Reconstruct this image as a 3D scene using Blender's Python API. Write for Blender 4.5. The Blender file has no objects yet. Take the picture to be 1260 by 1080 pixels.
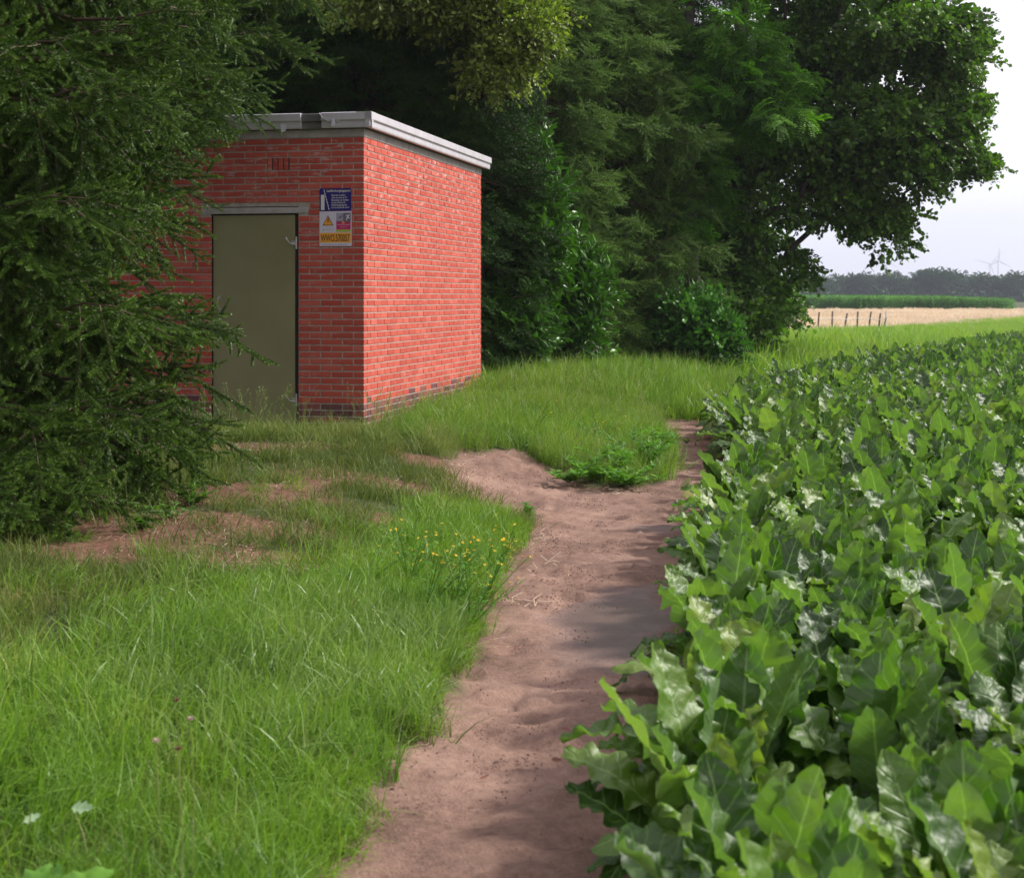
import bpy, math, random
import numpy as np
from mathutils import Vector, Matrix, Euler

R = math.radians
rng = np.random.default_rng(7)
random.seed(7)
F = 1895.0            # focal length in photo pixels
CX, HY, CAMZ = 630.0, 365.0, 1.5

# ------------------------------------------------------------------ camera, sky, sun, exposure
scene = bpy.context.scene
C = scene.collection
cam_d = bpy.data.cameras.new('camera')
cam = bpy.data.objects.new('camera', cam_d)
C.objects.link(cam)
scene.camera = cam
cam.location = (0, 0, CAMZ)
cam.rotation_euler = (R(90), 0, 0)
cam_d.sensor_width = 36
cam_d.lens = F / 1260 * 36
cam_d.shift_y = -(540 - HY) / 1260
cam_d.clip_start = 0.1
cam_d.clip_end = 20000
cam_d.dof.use_dof = True
cam_d.dof.focus_distance = 13.5
cam_d.dof.aperture_fstop = 6.3

SUN_EL, SUN_AZ = 38.0, 72.0      # azimuth clockwise from +Y (view direction) towards +X
world = bpy.data.worlds.new('World')
scene.world = world
world.use_nodes = True
wn, wl = world.node_tree.nodes, world.node_tree.links
wn.clear()
wo = wn.new('ShaderNodeOutputWorld')
bg = wn.new('ShaderNodeBackground')
sky = wn.new('ShaderNodeTexSky')
sky.sky_type = 'NISHITA'
sky.sun_disc = False
sky.sun_elevation = R(SUN_EL)
sky.sun_rotation = R(SUN_AZ)
sky.air_density = 1.0
sky.dust_density = 2.0
tc = wn.new('ShaderNodeTexCoord')
mp = wn.new('ShaderNodeMapping')
mp.inputs['Scale'].default_value = (3.0, 3.0, 9.0)
mp.inputs['Location'].default_value = (2.3, 0.4, 0.35)
nz = wn.new('ShaderNodeTexNoise')
nz.inputs['Scale'].default_value = 1.1
nz.inputs['Detail'].default_value = 4
nz.inputs['Roughness'].default_value = 0.45
cr = wn.new('ShaderNodeValToRGB')            # colours of the overcast: bright white to thin lilac grey
cr.color_ramp.elements[0].position = 0.40
cr.color_ramp.elements[0].color = (6.0, 5.3, 7.0, 1)
cr.color_ramp.elements[1].position = 0.56
cr.color_ramp.elements[1].color = (9.9, 9.5, 9.8, 1)
mixs = wn.new('ShaderNodeMix')
mixs.data_type = 'RGBA'
mixs.inputs[0].default_value = 0.93
wl.new(tc.outputs['Generated'], mp.inputs['Vector'])
wl.new(mp.outputs[0], nz.inputs['Vector'])
wl.new(nz.outputs['Fac'], cr.inputs['Fac'])
wl.new(sky.outputs[0], mixs.inputs[6])
wl.new(cr.outputs[0], mixs.inputs[7])
wl.new(mixs.outputs[2], bg.inputs['Color'])
bg.inputs['Strength'].default_value = 0.084
wl.new(bg.outputs[0], wo.inputs['Surface'])

sun_d = bpy.data.lights.new('sun', 'SUN')
sun_d.energy = 4.3
sun_d.angle = R(9)
sun_d.color = (1.0, 0.95, 0.88)
sun = bpy.data.objects.new('sun', sun_d)
C.objects.link(sun)
az, el = R(SUN_AZ), R(SUN_EL)
sdir = Vector((math.sin(az) * math.cos(el), math.cos(az) * math.cos(el), math.sin(el)))
sun.rotation_euler = sdir.to_track_quat('Z', 'Y').to_euler()
sun.location = (20, 0, 30)

vs = scene.view_settings
vs.view_transform = 'Standard'
vs.look = 'None'
vs.exposure = 0.74
vs.gamma = 1.0
vs.use_curve_mapping = False
scene.cycles.max_bounces = 7
scene.cycles.diffuse_bounces = 3
scene.cycles.glossy_bounces = 2
scene.cycles.transmission_bounces = 4
scene.cycles.transparent_max_bounces = 8
scene.cycles.volume_bounces = 0
scene.cycles.use_denoising = True

# ------------------------------------------------------------------ helpers
def P3(px, py, Y):
    """the place in the world that the photo shows at (px, py) when it stands Y metres away"""
    return ((px - CX) / F * Y, Y, CAMZ - (py - HY) / F * Y)

class MB:
    """collects vertices and faces for ONE mesh"""
    def __init__(s):
        s.v, s.f, s.m, s.n = [], [], [], 0
    def add(s, v, f, m=0):
        v = np.asarray(v, float).reshape(-1, 3)
        s.v.append(v)
        for q in f:
            s.f.append(tuple(int(i) + s.n for i in q))
        s.m += [m] * len(f)
        s.n += len(v)
    def box(s, x0, x1, y0, y1, z0, z1, m=0):
        s.add([(x0,y0,z0),(x1,y0,z0),(x1,y1,z0),(x0,y1,z0),(x0,y0,z1),(x1,y0,z1),(x1,y1,z1),(x0,y1,z1)],
              [(0,3,2,1),(4,5,6,7),(0,1,5,4),(1,2,6,5),(2,3,7,6),(3,0,4,7)], m)
    def tube(s, pts, rad, k=6, m=0, cap=True):
        pts = np.asarray(pts, float); n = len(pts)
        rad = np.broadcast_to(np.asarray(rad, float), (n,))
        t = np.gradient(pts, axis=0); t /= np.linalg.norm(t, axis=1)[:, None] + 1e-9
        ref = np.array([0, 0, 1.0]) if abs(t[0, 2]) < .9 else np.array([1.0, 0, 0])
        a = np.cross(t, ref); a /= np.linalg.norm(a, axis=1)[:, None] + 1e-9
        b = np.cross(t, a)
        an = np.linspace(0, 2 * np.pi, k, endpoint=False)
        v = pts[:, None] + rad[:, None, None] * (np.cos(an)[None, :, None] * a[:, None] + np.sin(an)[None, :, None] * b[:, None])
        f = [(i*k+j, i*k+(j+1) % k, (i+1)*k+(j+1) % k, (i+1)*k+j) for i in range(n-1) for j in range(k)]
        if cap:
            f += [tuple(range(k))[::-1], tuple((n-1)*k+j for j in range(k))]
        s.add(v.reshape(-1, 3), f, m)
    def mesh(s, name, mats=()):
        me = bpy.data.meshes.new(name)
        if s.v:
            me.from_pydata(np.concatenate(s.v).tolist(), [], s.f)
            if len(mats) > 1:
                me.polygons.foreach_set('material_index', s.m)
        for m in mats:
            me.materials.append(m)
        me.update()
        return me
    def build(s, name, mats, parent=None, smooth=False):
        if not isinstance(mats, (list, tuple)): mats = [mats]
        me = s.mesh(name, mats)
        if smooth:
            me.polygons.foreach_set('use_smooth', [True] * len(me.polygons))
        return link(name, me, parent)

def link(name, data, parent=None, loc=None):
    o = bpy.data.objects.new(name, data)
    C.objects.link(o)
    if parent: o.parent = parent
    if loc is not None: o.location = loc
    return o

def tag(o, label=None, cat=None, group=None, kind=None):
    if label: o['label'] = label
    if cat: o['category'] = cat
    if group: o['group'] = group
    if kind: o['kind'] = kind
    return o

def thing(name, loc, label, cat, group=None, rotz=0):
    o = link(name, None)
    o.location = loc
    o.rotation_euler = (0, 0, rotz)
    return tag(o, label, cat, group)

def tri_mesh(name, v, f, mats, smooth=False, attrs=None, uv=None):
    """v (n,3), f (m,3) or (m,4) arrays -> mesh, fast"""
    me = bpy.data.meshes.new(name)
    v = np.ascontiguousarray(v, dtype=np.float32); f = np.ascontiguousarray(f, dtype=np.int32)
    k = f.shape[1]
    me.vertices.add(len(v)); me.vertices.foreach_set('co', v.ravel())
    me.loops.add(f.size); me.loops.foreach_set('vertex_index', f.ravel())
    me.polygons.add(len(f)); me.polygons.foreach_set('loop_start', np.arange(0, f.size, k, dtype=np.int32))
    me.polygons.foreach_set('use_smooth', np.full(len(f), smooth))
    for m in mats: me.materials.append(m)
    for n, a in (attrs or {}).items():
        at = me.attributes.new(n, 'FLOAT', 'POINT')
        at.data.foreach_set('value', np.ascontiguousarray(a, dtype=np.float32))
    if uv is not None:
        at = me.attributes.new('leafuv', 'FLOAT_VECTOR', 'POINT')
        at.data.foreach_set('vector', np.ascontiguousarray(uv, dtype=np.float32).ravel())
    me.update(calc_edges=True)
    me.validate()
    return me

_groups = {}
def scatter_group(key, meshes):
    """node group that puts one of the source meshes on every point of a mesh"""
    if key in _groups: return _groups[key]
    ng = bpy.data.node_groups.new('scatter_' + key, 'GeometryNodeTree')
    ng.interface.new_socket(name='Geometry', in_out='INPUT', socket_type='NodeSocketGeometry')
    ng.interface.new_socket(name='Geometry', in_out='OUTPUT', socket_type='NodeSocketGeometry')
    n, l = ng.nodes, ng.links
    gi, go = n.new('NodeGroupInput'), n.new('NodeGroupOutput')
    jn = n.new('GeometryNodeJoinGeometry')
    for i, me in enumerate(meshes):
        src = bpy.data.objects.new(key + '_source', me)      # never linked to the scene
        oi = n.new('GeometryNodeObjectInfo'); oi.inputs['Object'].default_value = src
        g2 = n.new('GeometryNodeGeometryToInstance')
        l.new(oi.outputs['Geometry'], g2.inputs[0]); l.new(g2.outputs[0], jn.inputs[0])
    ip = n.new('GeometryNodeInstanceOnPoints')
    ip.inputs['Pick Instance'].default_value = True
    def attr(nm, t):
        a = n.new('GeometryNodeInputNamedAttribute'); a.data_type = t; a.inputs['Name'].default_value = nm
        return a.outputs['Attribute']
    l.new(gi.outputs[0], ip.inputs['Points'])
    l.new(jn.outputs[0], ip.inputs['Instance'])
    l.new(attr('idx', 'INT'), ip.inputs['Instance Index'])
    e2r = n.new('FunctionNodeEulerToRotation')
    l.new(attr('rot', 'FLOAT_VECTOR'), e2r.inputs[0])
    l.new(e2r.outputs[0], ip.inputs['Rotation'])
    l.new(attr('scl', 'FLOAT_VECTOR'), ip.inputs['Scale'])
    l.new(ip.outputs[0], go.inputs[0])
    _groups[key] = ng
    return ng

def scatter(name, key, meshes, pts, rot, scl, parent=None, offset=None):
    pts = np.asarray(pts, float)
    N = len(pts)
    me = bpy.data.meshes.new(name)
    q = pts if offset is None else pts - np.asarray(offset, float)
    me.vertices.add(N); me.vertices.foreach_set('co', np.ascontiguousarray(q, dtype=np.float32).ravel())
    scl = np.asarray(scl, float)
    if scl.ndim == 1: scl = np.repeat(scl[:, None], 3, 1)
    for nm, a in (('rot', rot), ('scl', scl)):
        at = me.attributes.new(nm, 'FLOAT_VECTOR', 'POINT')
        at.data.foreach_set('vector', np.ascontiguousarray(a, dtype=np.float32).ravel())
    at = me.attributes.new('idx', 'INT', 'POINT')
    at.data.foreach_set('value', rng.integers(0, len(meshes), N).astype(np.int32))
    o = link(name, me, parent)
    md = o.modifiers.new('scatter', 'NODES'); md.node_group = scatter_group(key, meshes)
    o['kind'] = 'stuff'
    return o

def dir_euler(d, roll=0.0):
    d = np.asarray(d, float); d = d / (np.linalg.norm(d, axis=-1, keepdims=True) + 1e-9)
    return np.stack([np.broadcast_to(roll, d.shape[:-1]), -np.arcsin(np.clip(d[..., 2], -1, 1)), np.arctan2(d[..., 1], d[..., 0])], -1)

# value noise, numpy
_tab = np.random.default_rng(3).random(65536)
def vnoise(x, y, seed=0):
    xi, yi = np.floor(x).astype(int), np.floor(y).astype(int)
    xf, yf = x - xi, y - yi
    u, v = xf*xf*(3-2*xf), yf*yf*(3-2*yf)
    def h(a, b): return _tab[(a * 7919 + b * 104729 + seed * 1013) & 65535]
    return (h(xi, yi)*(1-u)+h(xi+1, yi)*u)*(1-v) + (h(xi, yi+1)*(1-u)+h(xi+1, yi+1)*u)*v
def fbm(x, y, o=4, seed=0):
    s, a, t = 0, .5, 0
    for i in range(o):
        s = s + a * vnoise(x * 2**i + 13.7*i, y * 2**i - 5.1*i, seed + i); t += a; a *= .5
    return s / t
def smooth(a, b, x):
    t = np.clip((x - a) / (b - a), 0, 1); return t*t*(3-2*t)

# ------------------------------------------------------------------ materials
def mat(name):
    m = bpy.data.materials.new(name); m.use_nodes = True
    n, l = m.node_tree.nodes, m.node_tree.links
    b = n['Principled BSDF']
    return m, n, l, b

def ramp(n, l, fac, stops):
    r = n.new('ShaderNodeValToRGB')
    e = r.color_ramp.elements
    while len(e) > 1: e.remove(e[-1])
    e[0].position, e[0].color = stops[0][0], (*stops[0][1], 1)
    for p, c in stops[1:]:
        x = e.new(p); x.color = (*c, 1)
    l.new(fac, r.inputs[0])
    return r.outputs[0]

def noise(n, l, scale, detail=3, rough=.5, vec=None, out='Fac'):
    t = n.new('ShaderNodeTexNoise')
    t.inputs['Scale'].default_value = scale; t.inputs['Detail'].default_value = detail
    t.inputs['Roughness'].default_value = rough
    if vec is None:
        vec = n.new('ShaderNodeNewGeometry').outputs['Position']
    l.new(vec, t.inputs['Vector'])
    return t.outputs[out]

def mix(n, l, fac, a, b, mode='MIX'):
    x = n.new('ShaderNodeMix'); x.data_type = 'RGBA'; x.blend_type = mode
    for s, v in ((x.inputs[0], fac), (x.inputs[6], a), (x.inputs[7], b)):
        if isinstance(v, (int, float)): s.default_value = v
        elif isinstance(v, tuple): s.default_value = (*v, 1) if len(v) == 3 else v
        else: l.new(v, s)
    return x.outputs[2]

def mth(n, l, op, a, b=None, c=None):
    x = n.new('ShaderNodeMath'); x.operation = op
    for i, v in enumerate((a, b, c)):
        if v is None: continue
        if isinstance(v, (int, float)): x.inputs[i].default_value = v
        else: l.new(v, x.inputs[i])
    return x.outputs[0]

def attr(n, nm, out='Fac'):
    a = n.new('ShaderNodeAttribute'); a.attribute_name = nm
    return a.outputs[out]

def bump(n, l, b, h, strength=.3, dist=.01):
    x = n.new('ShaderNodeBump'); x.inputs['Strength'].default_value = strength; x.inputs['Distance'].default_value = dist
    l.new(h, x.inputs['Height']); l.new(x.outputs[0], b.inputs['Normal'])

def simple(name, col, rough=.6, metal=0., var=.15, scale=8, spec=.5):
    m, n, l, b = mat(name)
    f = noise(n, l, scale, 5, .6)
    c = ramp(n, l, f, [(.3, tuple(x * (1 - var) for x in col)), (.7, tuple(min(1, x * (1 + var)) for x in col))])
    l.new(c, b.inputs['Base Color'])
    b.inputs['Roughness'].default_value = rough; b.inputs['Metallic'].default_value = metal
    b.inputs['Specular IOR Level'].default_value = spec
    bump(n, l, b, f, .1, .003)
    return m

def leafmat(name, stops, rough=.5, spec=.4, trans=.35, tcol=(1.2, 1.5, .5), nscale=.8, bumpy=0, tip=None, pale=None):
    """foliage: colour by individual and by place, light passing through"""
    m, n, l, b = mat(name)
    oi = n.new('ShaderNodeObjectInfo')
    pos = n.new('ShaderNodeNewGeometry')
    f = noise(n, l, nscale, 3, .6, pos.outputs['Position'])
    isl = pos.outputs['Random Per Island']
    r = mth(n, l, 'ADD', mth(n, l, 'MULTIPLY', oi.outputs['Random'], .25), mth(n, l, 'MULTIPLY', isl, .55))
    r = mth(n, l, 'ADD', r, mth(n, l, 'MULTIPLY', mth(n, l, 'SUBTRACT', f, .375), 1.0))
    c = ramp(n, l, r, stops)
    if tip is not None:
        c = mix(n, l, attr(n, 'tip'), c, tip)
    if pale is not None:
        c = mix(n, l, mth(n, l, 'MULTIPLY', pos.outputs['Backfacing'], .6), c, pale)
    l.new(c, b.inputs['Base Color'])
    b.inputs['Roughness'].default_value = rough
    b.inputs['Specular IOR Level'].default_value = spec
    t = n.new('ShaderNodeBsdfTranslucent')
    tcn = mix(n, l, 1.0, c, tcol, 'MULTIPLY')
    l.new(tcn, t.inputs['Color'])
    ms = n.new('ShaderNodeMixShader'); ms.inputs[0].default_value = trans
    l.new(b.outputs[0], ms.inputs[1]); l.new(t.outputs[0], ms.inputs[2])
    l.new(ms.outputs[0], n['Material Output'].inputs['Surface'])
    return m

M = {}
M['bark'] = simple('bark', (.06, .045, .034), .9, var=.4, scale=14)
M['bark_grey'] = simple('bark_grey', (.13, .115, .095), .9, var=.4, scale=10)
M['twig'] = simple('twig', (.09, .06, .035), .8, var=.3)
M['needle'] = leafmat('spruce_needles', [(0.1, (0.0196, 0.0452, 0.0056)), (0.5, (0.0412, 0.0905, 0.0093)), (0.9, (0.0822, 0.1531, 0.0139))], .45, .35, .12, tip=(.19, .32, .04))
M['needle_grey'] = leafmat('grey_green_needles', [(0.1, (0.0544, 0.1086, 0.0169)), (0.5, (0.1004, 0.1899, 0.0289)), (0.9, (0.178, 0.3039, 0.0483))], .5, .3, .15)
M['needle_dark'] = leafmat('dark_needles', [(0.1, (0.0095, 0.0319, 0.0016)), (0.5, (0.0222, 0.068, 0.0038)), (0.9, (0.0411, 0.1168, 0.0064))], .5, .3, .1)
M['maple'] = leafmat('broad_leaves', [(0.1, (0.0361, 0.0782, 0.0111)), (0.5, (0.0661, 0.1459, 0.0179)), (0.9, (0.1352, 0.2604, 0.0249))], .45, .4, .3)
M['locust'] = leafmat('locust_leaflets', [(0.1, (0.0325, 0.0839, 0.0107)), (0.5, (0.0651, 0.1631, 0.0186)), (0.9, (0.1464, 0.3212, 0.0248))], .5, .3, .3)
M['olive'] = leafmat('olive_leaves', [(0.1, (0.0883, 0.1244, 0.0197)), (0.5, (0.1877, 0.2603, 0.0394)), (0.9, (0.3312, 0.3961, 0.0658))], .45, .4, .35)
M['hazel'] = leafmat('shrub_leaves', [(0.1, (0.029, 0.0805, 0.0112)), (0.5, (0.0483, 0.1449, 0.0182)), (0.9, (0.0805, 0.2254, 0.028))], .45, .4, .3)
M['laurel'] = leafmat('laurel_leaves', [(0.1, (0.0304, 0.0851, 0.0058)), (0.5, (0.0547, 0.1607, 0.0086)), (0.9, (0.0911, 0.2458, 0.013))], .36, .55, .15)
M['far_leaves'] = leafmat('far_leaves', [(0.1, (0.0137, 0.0464, 0.0186)), (0.5, (0.0293, 0.0892, 0.0319)), (0.9, (0.0587, 0.1519, 0.0524))], .6, .2, .1, nscale=.08)
M['grass'] = leafmat('grass_blades', [(0.05, (0.0544, 0.1341, 0.0143)), (0.4, (0.1149, 0.2333, 0.0238)), (0.7, (0.1814, 0.3266, 0.0381)), (0.98, (0.3387, 0.4082, 0.1069))], .45, .35, .4, (1.2, 1.25, .5), nscale=1.2)
M['grass_blue'] = leafmat('broad_grass_blades', [(0.1, (0.088, 0.16, 0.0375)), (0.5, (0.165, 0.26, 0.06)), (0.9, (0.264, 0.36, 0.0975))], .4, .45, .35, (1.1, 1.3, .6))
M['grass_dry'] = leafmat('rough_grass_blades', [(0.05, (0.077, 0.143, 0.0275)), (0.4, (0.154, 0.231, 0.0495)), (0.7, (0.22, 0.286, 0.077)), (0.98, (0.396, 0.352, 0.176))], .6, .25, .35, (1.1, 1.1, .6), nscale=2)
M['meadow'] = leafmat('meadow_blades', [(0.1, (0.13, 0.26, 0.039)), (0.5, (0.221, 0.377, 0.0585)), (0.9, (0.351, 0.429, 0.104))], .5, .3, .4, (1.1, 1.2, .5), nscale=.15)
M['straw'] = leafmat('hay_blades', [(0.1, (0.4982, 0.3966, 0.2809)), (0.5, (0.6817, 0.5581, 0.4131)), (0.9, (0.7866, 0.6903, 0.5453))], .7, .2, .3, (1, 1, .9), nscale=.06)
M['corn'] = leafmat('maize_leaves', [(0.1, (0.048, 0.144, 0.0224)), (0.5, (0.08, 0.224, 0.032)), (0.9, (0.144, 0.304, 0.056))], .5, .3, .3, nscale=.1)
M['weed'] = leafmat('weed_leaves', [(0.1, (0.0575, 0.1495, 0.0184)), (0.5, (0.0978, 0.2415, 0.0253)), (0.9, (0.161, 0.322, 0.0403))], .45, .4, .4)
M['wilt'] = leafmat('wilted_leaves', [(.1, (.20, .22, .09)), (.5, (.33, .34, .17)), (.9, (.45, .43, .26))], .6, .2, .35, (1, 1, .7))
M['yellow'] = leafmat('yellow_petals', [(.1, (.75, .48, .03)), (.9, (.85, .62, .05))], .5, .2, .3, (1, 1, .6))
M['pinkish'] = leafmat('clover_petals', [(.1, (.5, .35, .3)), (.9, (.6, .5, .42))], .6, .2, .2, (1, 1, 1))
M['brownhead'] = simple('brown_flower_head', (.16, .06, .04), .8)
M['pale_leaf'] = leafmat('pale_leaf_underside', [(.1, (.28, .42, .22)), (.9, (.38, .5, .3))], .5, .3, .3)

# sugar beet leaf: pale midrib and veins, gloss, light through the blade
def beet_material():
    m, n, l, b = mat('sugar_beet_leaf')
    sep = n.new('ShaderNodeSeparateXYZ'); l.new(attr(n, 'leafuv', 'Vector'), sep.inputs[0])
    u, v = sep.outputs['X'], mth(n, l, 'ABSOLUTE', sep.outputs['Y'])
    rib = mth(n, l, 'LESS_THAN', v, .045)
    stalk = mth(n, l, 'LESS_THAN', u, 0.0)
    w = mth(n, l, 'SINE', mth(n, l, 'MULTIPLY', mth(n, l, 'SUBTRACT', u, mth(n, l, 'MULTIPLY', v, .16)), 46.0))
    vein = mth(n, l, 'MULTIPLY', mth(n, l, 'POWER', mth(n, l, 'MAXIMUM', w, 0.0), 10.0), .5)
    geo = n.new('ShaderNodeNewGeometry')
    oi = n.new('ShaderNodeObjectInfo')
    r = mth(n, l, 'ADD', mth(n, l, 'MULTIPLY', oi.outputs['Random'], .7), mth(n, l, 'MULTIPLY', noise(n, l, 2.2, 3), .5))
    r = mth(n, l, 'ADD', r, mth(n, l, 'MULTIPLY', mth(n, l, 'SUBTRACT', geo.outputs['Random Per Island'], .5), .25))
    base = ramp(n, l, r, [(.15, (.018, .050, .007)), (.5, (.042, .105, .011)), (.8, (.085, .170, .016)), (.98, (.17, .24, .04))])
    c = mix(n, l, vein, base, (.13, .24, .06))
    c = mix(n, l, mth(n, l, 'MULTIPLY', geo.outputs['Backfacing'], .45), c, (.14, .22, .10))
    c = mix(n, l, mth(n, l, 'MULTIPLY', mth(n, l, 'MAXIMUM', rib, stalk), .75), c, (.20, .32, .10))
    l.new(c, b.inputs['Base Color'])
    b.inputs['Roughness'].default_value = .48
    b.inputs['Specular IOR Level'].default_value = .55
    h = mth(n, l, 'ADD', mth(n, l, 'MULTIPLY', noise(n, l, 30, 2, .45), 1.6), mth(n, l, 'MULTIPLY', vein, -1.0))
    bump(n, l, b, h, .35, .012)
    t = n.new('ShaderNodeBsdfTranslucent'); l.new(mix(n, l, 1.0, c, (1.5, 1.75, .5), 'MULTIPLY'), t.inputs['Color'])
    ms = n.new('ShaderNodeMixShader'); ms.inputs[0].default_value = .34
    l.new(b.outputs[0], ms.inputs[1]); l.new(t.outputs[0], ms.inputs[2])
    l.new(ms.outputs[0], n['Material Output'].inputs['Surface'])
    return m
M['beet'] = beet_material()

# earth, sand and needle litter, one material driven by masks on the terrain
def soil_material():
    m, n, l, b = mat('earth')
    bare, wet, litter, hay = attr(n, 'bare'), attr(n, 'wet'), attr(n, 'litter'), attr(n, 'hay')
    f1, f2 = noise(n, l, 1.3, 5, .6), noise(n, l, 28, 5, .7)
    sand = ramp(n, l, mth(n, l, 'ADD', mth(n, l, 'MULTIPLY', f1, .6), mth(n, l, 'MULTIPLY', f2, .4)),
                [(.32, (.092, .055, .041)), (.46, (.18, .110, .083)), (.62, (.28, .178, .136))])
    crumb = noise(n, l, 90, 2, .6)
    sand = mix(n, l, mth(n, l, 'MULTIPLY', mth(n, l, 'GREATER_THAN', crumb, .66), .5), sand, (.13, .07, .055))
    turf = ramp(n, l, noise(n, l, 9, 4, .7), [(.35, (.022, .035, .010)), (.55, (.05, .065, .02)), (.75, (.10, .085, .045))])
    lit = ramp(n, l, noise(n, l, 40, 4, .7), [(.35, (.075, .036, .024)), (.55, (.16, .082, .055)), (.72, (.30, .17, .11))])
    hayc = ramp(n, l, noise(n, l, .25, 4, .6), [(.35, (.46, .38, .25)), (.6, (.56, .48, .35))])
    c = mix(n, l, bare, turf, sand)
    c = mix(n, l, litter, c, lit)
    c = mix(n, l, hay, c, hayc)
    c = mix(n, l, mth(n, l, 'MULTIPLY', wet, .72), c, (.080, .055, .050))
    l.new(c, b.inputs['Base Color'])
    ro = n.new('ShaderNodeMapRange'); l.new(wet, ro.inputs[0]); ro.inputs[3].default_value = .93; ro.inputs[4].default_value = .30
    l.new(ro.outputs[0], b.inputs['Roughness'])
    sp = n.new('ShaderNodeMapRange'); l.new(wet, sp.inputs[0]); sp.inputs[3].default_value = .2; sp.inputs[4].default_value = .6
    l.new(sp.outputs[0], b.inputs['Specular IOR Level'])
    bump(n, l, b, mth(n, l, 'ADD', f2, crumb), .5, .012)
    return m
M['soil'] = soil_material()

# bricks
def brick_material(name, stops, efflo):
    m, n, l, b = mat(name)
    oi, geo = n.new('ShaderNodeObjectInfo'), n.new('ShaderNodeNewGeometry')
    r = mth(n, l, 'FRACT', mth(n, l, 'ADD', oi.outputs['Random'], geo.outputs['Random Per Island']))
    fine = noise(n, l, 70, 4, .7)
    r = mth(n, l, 'ADD', mth(n, l, 'MULTIPLY', r, .75), mth(n, l, 'MULTIPLY', fine, .25))
    c = ramp(n, l, r, stops)
    # lime bloom, in streaks along the courses
    mpn = n.new('ShaderNodeMapping'); mpn.inputs['Scale'].default_value = (5, 5, 16)
    l.new(geo.outputs['Position'], mpn.inputs[0])
    e = noise(n, l, 1.5, 5, .65, mpn.outputs[0])
    hz = n.new('ShaderNodeSeparateXYZ'); l.new(geo.outputs['Position'], hz.inputs[0])
    up = n.new('ShaderNodeMapRange'); l.new(hz.outputs['Z'], up.inputs[0])
    up.inputs[1].default_value = 1.6; up.inputs[2].default_value = 2.9; up.inputs[3].default_value = .25; up.inputs[4].default_value = 1
    em = n.new('ShaderNodeMapRange'); l.new(e, em.inputs[0]); em.inputs[1].default_value = .54; em.inputs[2].default_value = .72
    c = mix(n, l, mth(n, l, 'MULTIPLY', mth(n, l, 'MULTIPLY', em.outputs[0], up.outputs[0]), efflo), c, (.62, .50, .47))
    # blotchy weathering
    w = noise(n, l, 1.7, 4, .6)
    c = mix(n, l, mth(n, l, 'MULTIPLY', mth(n, l, 'SUBTRACT', w, .4), .18), c, (.20, .06, .045))
    l.new(c, b.inputs['Base Color'])
    b.inputs['Roughness'].default_value = .7
    b.inputs['Specular IOR Level'].default_value = .25
    bump(n, l, b, fine, .35, .003)
    return m
M['brick'] = brick_material('red_brick', [(.1, (.38, .056, .036)), (.4, (.42, .070, .045)), (.75, (.46, .082, .053)), (.95, (.50, .12, .085))], .75)
M['brick_dark'] = brick_material('purple_brick', [(.1, (.085, .032, .036)), (.5, (.16, .058, .060)), (.8, (.25, .07, .06)), (.98, (.40, .07, .05))], .35)
M['mortar'] = simple('mortar', (.36, .32, .27), .95, var=.25, scale=20)
M['concrete'] = simple('concrete', (.36, .34, .32), .9, var=.22, scale=9)
M['alu'] = simple('weathered_aluminium', (.56, .54, .57), .42, metal=.35, var=.12, scale=5)
M['alu_dirty'] = simple('dirty_aluminium', (.13, .13, .12), .6, metal=.3, var=.3, scale=7)
M['steel'] = simple('galvanised_steel', (.45, .46, .43), .45, metal=.6, var=.15, scale=20)
M['black'] = simple('dark_gap', (.02, .02, .018), .9)
M['bitumen'] = simple('bitumen', (.05, .05, .05), .9, var=.3)
def door_material():
    m, n, l, b = mat('olive_door_paint')
    f = noise(n, l, 1.5, 4, .6); g = noise(n, l, 45, 4, .75)
    c = ramp(n, l, f, [(.3, (.205, .195, .092)), (.7, (.265, .25, .125))])
    c = mix(n, l, mth(n, l, 'MULTIPLY', mth(n, l, 'GREATER_THAN', g, .70), .5), c, (.04, .035, .02))
    l.new(c, b.inputs['Base Color']); b.inputs['Roughness'].default_value = .48
    bump(n, l, b, g, .08, .002)
    return m
M['door'] = door_material()
def flat(name, col, rough=.45):
    m, n, l, b = mat(name); b.inputs['Base Color'].default_value = (*col, 1); b.inputs['Roughness'].default_value = rough
    return m
M['s_blue'] = flat('sign_blue', (.012, .010, .16))
M['s_white'] = flat('sign_white', (.62, .58, .66))
M['s_cream'] = flat('sign_cream', (.70, .66, .58))
M['s_orange'] = flat('sign_orange', (.80, .36, .03))
M['s_dark'] = flat('sign_dark_print', (.06, .025, .02))
M['s_magenta'] = flat('sign_magenta', (.50, .01, .12))
M['s_lime'] = flat('sign_lime', (.38, .48, .05))
M['s_grey'] = flat('sign_grey', (.13, .12, .16))
M['s_lightgrey'] = flat('sign_light_grey', (.34, .32, .42))
M['post'] = simple('weathered_fence_wood', (.16, .13, .10), .9, var=.4, scale=6)
M['white_wood'] = simple('pale_fence_wood', (.62, .60, .55), .8)
M['turbine'] = simple('turbine_white', (.40, .37, .42), .5, var=.03, scale=.1)

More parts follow.
